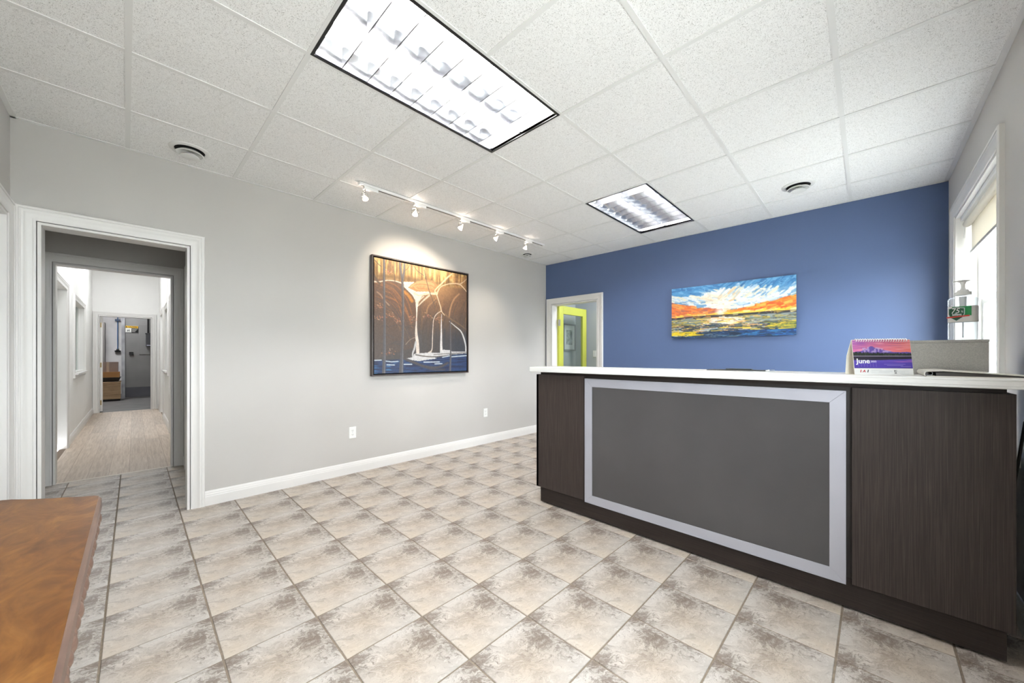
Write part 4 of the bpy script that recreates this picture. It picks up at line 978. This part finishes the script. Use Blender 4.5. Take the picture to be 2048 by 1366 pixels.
def calendar_image(nx=230, ny=150):
    U, V = np.meshgrid(np.linspace(0, 1, nx), np.linspace(0, 1, ny)); X, Y = U*1000, V*650; img = np.zeros((ny, nx, 3))
    n1 = vnoise(X, Y, 160, 14, 4); n2 = vnoise(X, Y, 14, 40, 5); n3 = vnoise(X, Y, 30, 30, 6)
    sky = np.clip(V/0.36, 0, 1)[..., None]
    img[:] = np.array((150, 90, 170.))*(1-sky)+np.array((236, 130, 178.))*sky
    img[:] = img*(1-(U*0.85)[..., None])+np.array((240, 124, 106.))*(U*0.85)[..., None]
    blend(img, np.clip((n1-.55)*3, 0, 1)*(V < .4)*0.6, (244, 178, 190)); blend(img, np.clip((.35-n1)*3, 0, 1)*(V < .3)*0.5, (130, 80, 160))
    poly(img, X, Y, [(0, 232), (60, 218), (120, 216), (190, 190), (260, 160), (310, 120), (345, 118), (390, 150), (440, 172), (520, 182), (600, 205), (700, 228), (820, 232), (930, 226), (1000, 236), (1000, 330), (0, 330)], (104, 84, 168))
    blend(img, ((Y > 120) & (Y < 235) & (X > 170) & (X < 660) & (n3 > 0.52) & (Y > 118+abs(X-330)*0.22)).astype(float)*0.75, (196, 170, 214))
    tl_ = 212+abs(n2-0.5)*70+30*U; blend(img, np.clip((Y-tl_)/8, 0, 1), (40, 48, 44)); blend(img, np.clip((Y-tl_)/8, 0, 1)*np.clip((n2-.5)*3, 0, 1)*0.6, (74, 86, 66))
    blend(img, ((Y > 300) & (Y < 308)).astype(float), (176, 166, 190)); blend(img, ((Y > 308) & (Y < 372)).astype(float), (46, 42, 58))
    water = np.clip((Y-(372-40*np.clip(U-.45, 0, 1)))/10, 0, 1); blend(img, water, (96, 76, 178)); blend(img, water*np.clip((U-.5)*2, 0, 1)*((Y > 380) & (Y < 420))*np.clip((n1-.3)*2, 0, 1), (220, 120, 196))
    blend(img, (Y > 420).astype(float), (84, 66, 172))
    # week columns and quotation lines too small to read
    for c_ in range(7):
        for r_ in range(6): stroke(img, X, Y, [(70+c_*52, 434+r_*13), (78+c_*52, 434+r_*13)], 4, (196, 186, 230), 3, 0.8)
    for y_, a_, b_ in ((455, 520, 880), (475, 570, 840), (496, 800, 970)): stroke(img, X, Y, [(a_, y_), (b_, y_)], 5, (190, 180, 230), 4, 0.8)
    blend(img, (Y > 522).astype(float), (58, 48, 120)); blend(img, (Y > 528).astype(float), (238, 238, 236))
    for y_, a_, b_ in ((560, 290, 470), (578, 290, 640), (594, 420, 650), (610, 290, 600), (578, 720, 930), (596, 740, 860), (614, 770, 930)): stroke(img, X, Y, [(a_, y_), (b_, y_)], 4, (184, 186, 190), 4, 0.7)
    return img
sl = math.hypot(*tp)
link('printed_page', picture_mesh('printed_page', calendar_image(), CW-0.002, sl-0.002), vcol_mat('printed_paper', 0.4), cal, T(0.001, -0.0006, 0) @ PT @ T(0, 0, 0.001))
wht = P('print_white', (248, 248, 248), 0.5); red = P('print_red', (190, 40, 44), 0.5); drk = P('print_dark', (50, 50, 56), 0.5)
def on_page(u, v): return T(0, -0.0010, 0) @ PT @ T(u*CW, 0, (1-v)*sl) @ RX(math.pi/2)
text('month_lettering', 'June', 0.030, wht, cal, on_page(0.165, 0.612), 0.0002, bold=0.0006)
text('year_lettering', '2025', 0.011, wht, cal, on_page(0.345, 0.622), 0.0002)
text('logo_letter', 'I', 0.015, red, cal, on_page(0.105, 0.893), 0.0002, shear=0.25, bold=0.0008)
text('logo_letter', 'A', 0.015, red, cal, on_page(0.165, 0.893), 0.0002, shear=0.25, bold=0.0005)
text('logo_letter', 'I', 0.015, drk, cal, on_page(0.228, 0.893), 0.0002, shear=0.25, bold=0.0008)
text('badge_lettering', 'EC', 0.009, drk, cal, on_page(0.70, 0.885), 0.0002, bold=0.0003)
text('badge_lettering', 'ES', 0.008, drk, cal, on_page(0.70, 0.94), 0.0002, bold=0.0003)
loop = None
for k in range(21):
    M_ = T(0.016+k*(CW-0.032)/20, tp[0]+0.0014, CH-0.003)
    if loop is None:
        m_ = MB(); m_.tube([(0, 0.0075*math.cos(a), 0.0065*math.sin(a)) for a in [2*math.pi*q/10 for q in range(11)]], 0.0016, 5); loop = m_.build('spiral_loop', white_pl, cal, M_)
    else: q = loop.copy(); COL.objects.link(q); q.matrix_local = M_

# grey box standing on the desk behind the ledge
bx = thing('grey_box', T(2.735, -0.19, 0.745), 'tall plain grey box behind the calendar and binder', 'box')
gb_m = P('speckled_grey_board', (172, 170, 165), 0.8, var=0.06, vscale=300, bmp=0.1, bscale=900)
MB().box(-0.105, 0.105, -0.193, 0.25, 0, 0.496).build('box_body', gb_m, bx, bevel=0.002)
MB().box(-0.107, 0.107, -0.195, 0.252, 0.496, 0.508).build('box_lid', gb_m, bx, bevel=0.002)

# sanitizer bottle
sb = thing('sanitizer_bottle', T(2.735, -0.322, 1.253) @ RZ(math.radians(-103)), 'clear pump bottle of hand sanitizer with green shield label', 'bottle')
bw, bd, bh = 0.0445, 0.032, 0.200
KX = Matrix.Diagonal((0.78, 1, 1, 1))
def rrect(w_, d_, r_, n=6):
    pts = []
    for (sx, sy, a0_) in ((1, 1, 0), (-1, 1, 90), (-1, -1, 180), (1, -1, 270)):
        for k in range(n+1):
            a = math.radians(a0_+90*k/n); pts.append((sx*(w_-r_)+r_*math.cos(a), sy*(d_-r_)+r_*math.sin(a)))
    return pts
def loft(rings):
    m_ = MB(); n = len(rings[0][0])
    for pts, z in rings: m_.v += [(x, y, z) for x, y in pts]
    for k in range(len(rings)-1):
        for i in range(n): j = (i+1) % n; m_.f.append((k*n+i, k*n+j, (k+1)*n+j, (k+1)*n+i))
    m_.f.append(tuple(range(n))[::-1]); m_.f.append(tuple((len(rings)-1)*n+i for i in range(n))); return m_
loft([(rrect(bw-.004, bd-.004, .018), 0), (rrect(bw, bd, .02), .006), (rrect(bw, bd, .02), bh-.008), (rrect(bw-.006, bd-.006, .018), bh), (rrect(.02, .02, .0199), bh+.005), (rrect(.016, .016, .0159), bh+.018)]).build('bottle_body', liquid_m, sb, smooth=True)
lb = loft([(rrect(bw+.0006, bd+.0006, .0203), .085), (rrect(bw+.0006, bd+.0006, .0203), .158)])
lb.f = lb.f[:-2]
lab = lb.build('label_wrap', P('label_white', (216, 214, 210), 0.5), sb, smooth=True)
grn = P('label_green', (26, 138, 74), 0.45); dgr = P('label_dark_green', (30, 84, 56), 0.45); sil = P('label_silver', (196, 204, 206), 0.35)
fy = -(bd+0.0010)
MB().box(-0.037, 0.037, fy-0.0003, fy+0.0003, 0.113, 0.157).build('green_band', grn, lab, KX)
sh = [(-0.052, 0.150), (-0.02, 0.155), (0.012, 0.150), (0.012, 0.122), (0.004, 0.104), (-0.02, 0.088), (-0.044, 0.104), (-0.052, 0.122)]
k_ = lambda f: [(-0.02+(x+0.02)*f, 0.122+(z-0.122)*f) for x, z in sh]
MB().prism(k_(1.0), fy-0.0008, fy, 'y').build('shield_rim', sil, lab, KX); MB().prism(k_(0.9), fy-0.0012, fy, 'y').build('shield', dgr, lab, KX)
MB().prism([(-0.058, 0.104), (0.03, 0.110), (0.03, 0.116), (-0.058, 0.110)], fy-0.0017, fy, 'y').build('red_stripe', P('label_red', (206, 62, 52), 0.5), lab, KX)
text('label_number', '75', 0.034, wht, lab, KX @ T(-0.025, fy-0.0016, 0.136) @ RX(math.pi/2), 0.0002, shear=0.2)
text('label_percent', '%', 0.012, wht, lab, KX @ T(0.002, fy-0.0016, 0.132) @ RX(math.pi/2), 0.0002)
text('label_name', 'billenz', 0.014, wht, lab, KX @ T(-0.018, fy-0.0018, 0.1195) @ RX(math.pi/2), 0.0002, bold=0.0002)
MB().lathe([(0.0215, 0), (0.0265, 0.001), (0.0265, 0.016), (0.019, 0.018), (0.0165, 0.026), (0.010, 0.028)], 28).build('pump_collar', white_pl, sb, T(0, 0, bh+0.010), smooth=True)
MB().lathe([(0.009, 0), (0.0065, 0.016), (0.0075, 0.028), (0.011, 0.036), (0.022, 0.0405), (0.0235, 0.0425), (0.016, 0.0455), (0.0001, 0.0465)], 24).build('pump_head', white_pl, sb, T(0, 0, bh+0.036), smooth=True)
m_ = MB(); m_.tube([(0.010, 0.004, bh+0.0775), (-0.012, -0.006, bh+0.0785), (-0.030, -0.014, bh+0.0755)], [0.003, 0.0042, 0.003], 10); m_.build('pump_spout', white_pl, sb, smooth=True)
m_ = MB(); m_.tube([(0, 0, 0.012), (0, 0, bh-0.05), (0, 0, bh-0.045), (0, 0, bh+0.004)], [0.003, 0.003, 0.011, 0.0125], 10); m_.build('dip_tube', white_pl, sb, smooth=True)

# binder lying on the ledge, spine towards the calendar
bn = thing('ring_binder', T(2.300, -0.172, TOP), 'white ring binder lying on the counter right of the calendar', 'binder')
bw_ = P('binder_white_vinyl', (222, 219, 210), 0.4); bk_ = P('binder_grey_lining', (70, 66, 64), 0.6)
BD = 0.30
m_ = MB(); m_.prism([(-0.004, 0.0), (-0.285, 0.0), (-0.285, 0.003), (-0.004, 0.003)], 0, BD, 'x'); m_.build('back_cover', bw_, bn)
m_ = MB(); m_.prism([(0.0, 0.002), (0.004, 0.008), (0.004, 0.016), (0.0, 0.022), (-0.004, 0.0235), (-0.004, 0.0205), (0.0, 0.016), (0.0, 0.008), (-0.003, 0.003)], 0, BD, 'x'); m_.build('spine', bw_, bn)
m_ = MB(); m_.prism([(-0.004, 0.0235), (-0.05, 0.0260), (-0.15, 0.0195), (-0.285, 0.0075), (-0.285, 0.0050), (-0.15, 0.0165), (-0.05, 0.0228), (-0.004, 0.0205)], 0, BD, 'x'); m_.build('front_cover', bw_, bn)
m_ = MB(); m_.prism([(-0.03, 0.0032), (-0.272, 0.0032), (-0.272, 0.0048), (-0.15, 0.0150), (-0.06, 0.019), (-0.03, 0.016)], 0.006, BD-0.006, 'x'); m_.build('page_block', bk_, bn)
for u in (0.02, 0.15, 0.28):
    m_ = MB(); m_.tube([(u, -0.012+0.010*math.cos(a), 0.0125+0.008*math.sin(a)) for a in [2*math.pi*q/12 for q in range(12)]], 0.0012, 5); m_.build('binder_ring', steel_m, bn)

# clipboard with a pen near the back edge of the ledge
cl = thing('clipboard', T(2.530, 0.56, TOP) @ RZ(0.05), 'black clipboard lying on the ledge in front of the blue wall', 'clipboard')
MB().box(-0.06, 0.075, -0.15, 0.145, 0.0, 0.004).build('board', black_m, cl, bevel=0.001)
MB().box(0.03, 0.07, -0.075, 0.06, 0.004, 0.0095).build('clip', P('dark_green_clip', (28, 40, 38), 0.35), cl, bevel=0.002)
pn = thing('pen', T(2.505, 0.395, TOP+0.005), 'blue and white pen lying beside the black clipboard', 'pen')
m_ = MB(); m_.tube([(0.0, 0, 0), (0.09, -0.012, 0)], 0.0045, 10); m_.build('pen_barrel', P('pen_blue', (30, 60, 110), 0.3), pn, smooth=True)
m_ = MB(); m_.tube([(-0.045, 0.006, 0), (0.0, 0, 0)], [0.0018, 0.0046], 10); m_.build('pen_tip', white_pl, pn, smooth=True)

# cable hanging in the gap between counter and window wall
m_ = MB(); m_.tube([(2.46, -0.445, 0.92), (2.56, -0.44, 0.68), (2.68, -0.445, 0.52), (2.91, -0.45, 0.26), (3.06, -0.455, 0.012)], 0.005, 7)
m_.build('power_cable', P('cable_grey', (58, 57, 55), 0.5), None, T(), smooth=True, label='dark cable drooping between the counter end and window wall', cat='cable')

# ------------------------------------------------------------------ brown side table
tb = thing('side_table', T(-0.27, 0.95, 0), 'polished brown wooden table with carved edge in the lower left', 'table')
HT = 0.776
right = [(-0.0615+0.0, 0.32), (-0.058, 1.0), (-0.051, 1.555)]
far = [(-0.0515, 1.585), (-0.062, 1.600), (-0.085, 1.612), (-0.122, 1.640), (-0.18, 1.683), (-0.222, 1.7235), (-0.25, 1.738), (-0.285, 1.742), (-0.32, 1.738), (-0.36, 1.715), (-0.41, 1.672), (-0.455, 1.640), (-0.470, 1.61)]
near = [(x, 2*0.95-y) for x, y in far][::-1]
outline = [(-0.0615, 0.36)] + right[1:] + far + near
outline = [(x+0.27, y-0.95) for x, y in outline]
def inset(pts, d):
    n = len(pts); out = []
    for i in range(n):
        a = Vector(pts[i-1]); b = Vector(pts[i]); c_ = Vector(pts[(i+1) % n]); e1 = (b-a).normalized(); e2 = (c_-b).normalized()
        nn = Vector((-(e1.y+e2.y), e1.x+e2.x)); nn = nn.normalized() if nn.length > 1e-6 else Vector((-e1.y, e1.x)); out.append((b.x+nn.x*d, b.y+nn.y*d))
    return out
loft([(inset(outline, 0.004), HT-0.0015), (inset(outline, 0.0042), HT)]).build('table_top', burl_m, tb)
loft([(inset(outline, 0.006), HT-0.034), (inset(outline, -0.003), HT-0.026), (inset(outline, -0.002), HT-0.008), (inset(outline, 0.004), HT-0.0016)]).build('top_edge', carve_m, tb)
ap = inset(outline, 0.016)
loft([(ap, HT-0.15), (ap, HT-0.034)]).build('apron', carve_m, tb)
bead = None
for k in range(34):
    y = -0.60+k*0.0353 + (0.006 if k % 3 == 0 else 0); sc_ = [1.0, 0.7, 0.85][k % 3]
    xo = -0.0615+0.27 + (y+0.6)*0.0085 - 0.004
    if bead is None: m_ = MB(); m_.sphere((0, 0, 0), 0.012, 10, 6, 0.75, 1.15, 1.5); bead = m_.build('carved_bead', carve_m, tb, T(xo, y, HT-0.046), smooth=True); bb_ = bead
    else: bb_ = bead.copy(); COL.objects.link(bb_)
    bb_.matrix_local = T(xo, y, HT-0.046) @ Matrix.Diagonal((sc_, sc_, sc_, 1))
for sx in (-1, 1):
    for sy in (-1, 1):
        m_ = MB().lathe([(0.012, 0), (0.02, 0.015), (0.014, 0.05), (0.02, 0.2), (0.026, 0.4), (0.018, 0.43), (0.03, 0.46), (0.03, HT-0.15)], 18); m_.build('leg', carve_m, tb, T(sx*0.115, sy*0.56, 0), smooth=True)

# ------------------------------------------------------------------ storeroom contents, placed in the frame of the grey wall (y = distance past it)
SR = lambda x, y, z=0: G @ T(x, y, z)
gp_m = P('grey_steel_panel', (126, 124, 122), 0.5, var=0.03, vscale=3)
cp = thing('steel_cabinet', SR(-0.215, 11.152), 'big grey steel cabinet in the storeroom with warning sign', 'cabinet')
MB().box(0.07, 1.6, 0.02, 1.2, 0.0, 3.0).build('cabinet_body', gp_m, cp)
MB().box(0.0, 0.07, 0.0, 1.2, 0.0, 3.0).build('corner_post', P('worn_steel', (158, 158, 160), 0.35, metal=0.5, var=0.12, vscale=4), cp)
MB().box(0.075, 1.6, 0.008, 0.022, 0.035, 0.315).build('kick_plate', P('dark_grey_rubber', (84, 84, 88), 0.6, var=0.05), cp)
MB().box(0.35, 1.2, 0.008, 0.022, 1.24, 2.10).build('access_panel', gp_m, cp, bevel=0.004)
MB().box(0.15, 0.235, -0.012, 0.022, 1.225, 1.31).build('latch', black_m, cp, bevel=0.006)
sg = thing('caution_sign', SR(-0.215+0.075, 11.1685, 1.86) @ Matrix.Diagonal((0.69, 1, 1, 1)), 'yellow and black caution sign on the grey steel cabinet', 'sign')
MB().box(0, 0.37, -0.004, 0, 0, 0.185).build('sign_plate', P('sign_white', (206, 206, 200), 0.5), sg)
MB().box(0, 0.37, -0.006, -0.004, 0.125, 0.185).build('yellow_band', P('sign_yellow', (214, 168, 38), 0.5), sg)
MB().box(0.175, 0.37, -0.006, -0.004, 0, 0.118).build('black_field', black_m, sg)
text('sign_word', 'CAUTION', 0.055, black_m, sg, T(0.21, -0.0068, 0.155) @ RX(math.pi/2), 0.0004, bold=0.001)
MB().prism([(0.015, 0.135), (0.06, 0.135), (0.0375, 0.175)], -0.0072, -0.006, 'y').build('warning_triangle', black_m, sg)
for k in range(3): MB().box(0.19, 0.35-0.03*k, -0.007, -0.006, 0.088-0.032*k, 0.098-0.032*k).build('text_line', P('sign_white', (206, 206, 200), 0.5), sg)
MB().prism([(0.05, 0.035), (0.07, 0.09), (0.085, 0.05), (0.11, 0.095), (0.135, 0.03), (0.115, 0.03), (0.10, 0.06), (0.08, 0.025)], -0.006, -0.004, 'y').build('pictogram', P('sign_grey', (80, 80, 80), 0.6), sg)
eb = thing('electrical_box', SR(-0.215+0.485, 11.157, 1.47), 'dark grey electrical box with conduit on the steel cabinet', 'electrical box')
MB().box(0, 0.30, -0.11, 0, 0, 0.375).build('box_body', P('dark_grey_box', (66, 66, 68), 0.5), eb, bevel=0.006)
MB().box(-0.01, 0.31, -0.115, 0.0, 0.36, 0.385).build('box_lid', P('dark_grey_box', (66, 66, 68), 0.5), eb, bevel=0.004)
MB().box(0.02, 0.28, -0.118, -0.10, 0.02, 0.045).build('nameplate', steel_m, eb)
m_ = MB(); m_.tube([(0.05, -0.05, 0.38), (0.05, -0.05, 0.8), (0.02, -0.05, 1.0), (-0.02, -0.05, 1.3)], 0.022, 10); m_.build('conduit', black_m, eb, smooth=True)
air = thing('blue_air_line', SR(-0.330, 13.13, 1.32), 'thin blue air pipe on the white storeroom wall', 'pipe')
m_ = MB(); m_.tube([(0, 0, 0.06), (0, 0, 2.0)], 0.011, 8); m_.build('pipe', P('pipe_blue', (70, 110, 158), 0.4), air, smooth=True)
MB().lathe([(0.02, 0.05), (0.035, 0.07), (0.02, 0.1)], 12).build('coupling', black_m, air, smooth=True)
MB().lathe([(0.05, 0.0), (0.07, 0.02), (0.07, 0.045), (0.03, 0.06)], 12).build('valve', black_m, air, smooth=True)
MB().box(-0.06, 0.06, -0.03, 0.06, 0.98, 1.03).build('pipe_clip', P('pipe_blue_dark', (60, 80, 110), 0.5), air)
lk = thing('grey_locker', SR(-0.72, 12.45), 'tall narrow grey locker at the storeroom wall', 'locker')
MB().box(-0.12, 0.14, 0, 0.45, 0.0, 2.2).build('locker_body', P('locker_grey', (128, 122, 118), 0.6), lk, bevel=0.004)
MB().box(-0.10, 0.12, -0.012, 0.0, 0.05, 2.15).build('locker_door', P('locker_grey', (128, 122, 118), 0.6), lk, bevel=0.003)
cr = thing('wooden_crate', SR(-0.42, 10.55), 'pale wooden crate on the storeroom floor under the cartons', 'crate')
for k in range(4): MB().box(-0.32, 0.20, -0.012, 0.012, 0.06+k*0.112, 0.06+k*0.112+0.106).build('slat', crate_m, cr, bevel=0.002)
MB().box(-0.315, 0.195, 0.0122, 0.62, 0.05, 0.49).build('crate_body', crate_m, cr)
MB().box(-0.33, 0.205, -0.02, 0.63, 0.49, 0.51).build('crate_lid', crate_m, cr)
MB().box(-0.31, 0.19, 0.0, 0.6, 0.0, 0.05).build('skid', P('dark_wood', (40, 36, 34), 0.8), cr)
bt = thing('black_bin', SR(-0.44, 10.62, 0.51), 'low black tray between the crate and the flat carton', 'tray')
loft([(rrect(.18, .22, .03), 0), (rrect(.22, .26, .03), .11)]).build('tray_body', black_m, bt, T(0, 0.26, 0))
MB().box(-0.225, 0.225, -0.005, 0.525, 0.105, 0.115).build('tray_rim', black_m, bt)
card1 = P('brown_cardboard', (176, 128, 78), 0.8, var=0.04); card2 = P('grey_cardboard', (150, 130, 118), 0.8, var=0.04)
fl = thing('flat_carton', SR(-0.46, 10.6, 0.626), 'flat brown cardboard carton on the black tray', 'carton')
MB().box(-0.28, 0.22, 0, 0.5, 0, 0.14).build('carton_body', card1, fl, bevel=0.003)
MB().box(-0.285, 0.225, -0.004, 0.0, 0.10, 0.145).build('carton_flap', card1, fl)
bxs = thing('grey_brown_carton', SR(-0.40, 10.66, 0.768), 'grey-brown cardboard carton on top of the storeroom stack', 'carton')
MB().box(-0.24, 0.13, 0, 0.36, 0, 0.262).build('carton_body', card2, bxs, bevel=0.003)
MB().box(-0.08, -0.03, -0.0015, 0.3615, 0.0, 0.264).build('packing_tape', P('tape_tan', (170, 148, 124), 0.35), bxs)
MB().box(-0.241, 0.131, -0.002, 0.18, 0.262, 0.266).build('carton_flap', card2, bxs)
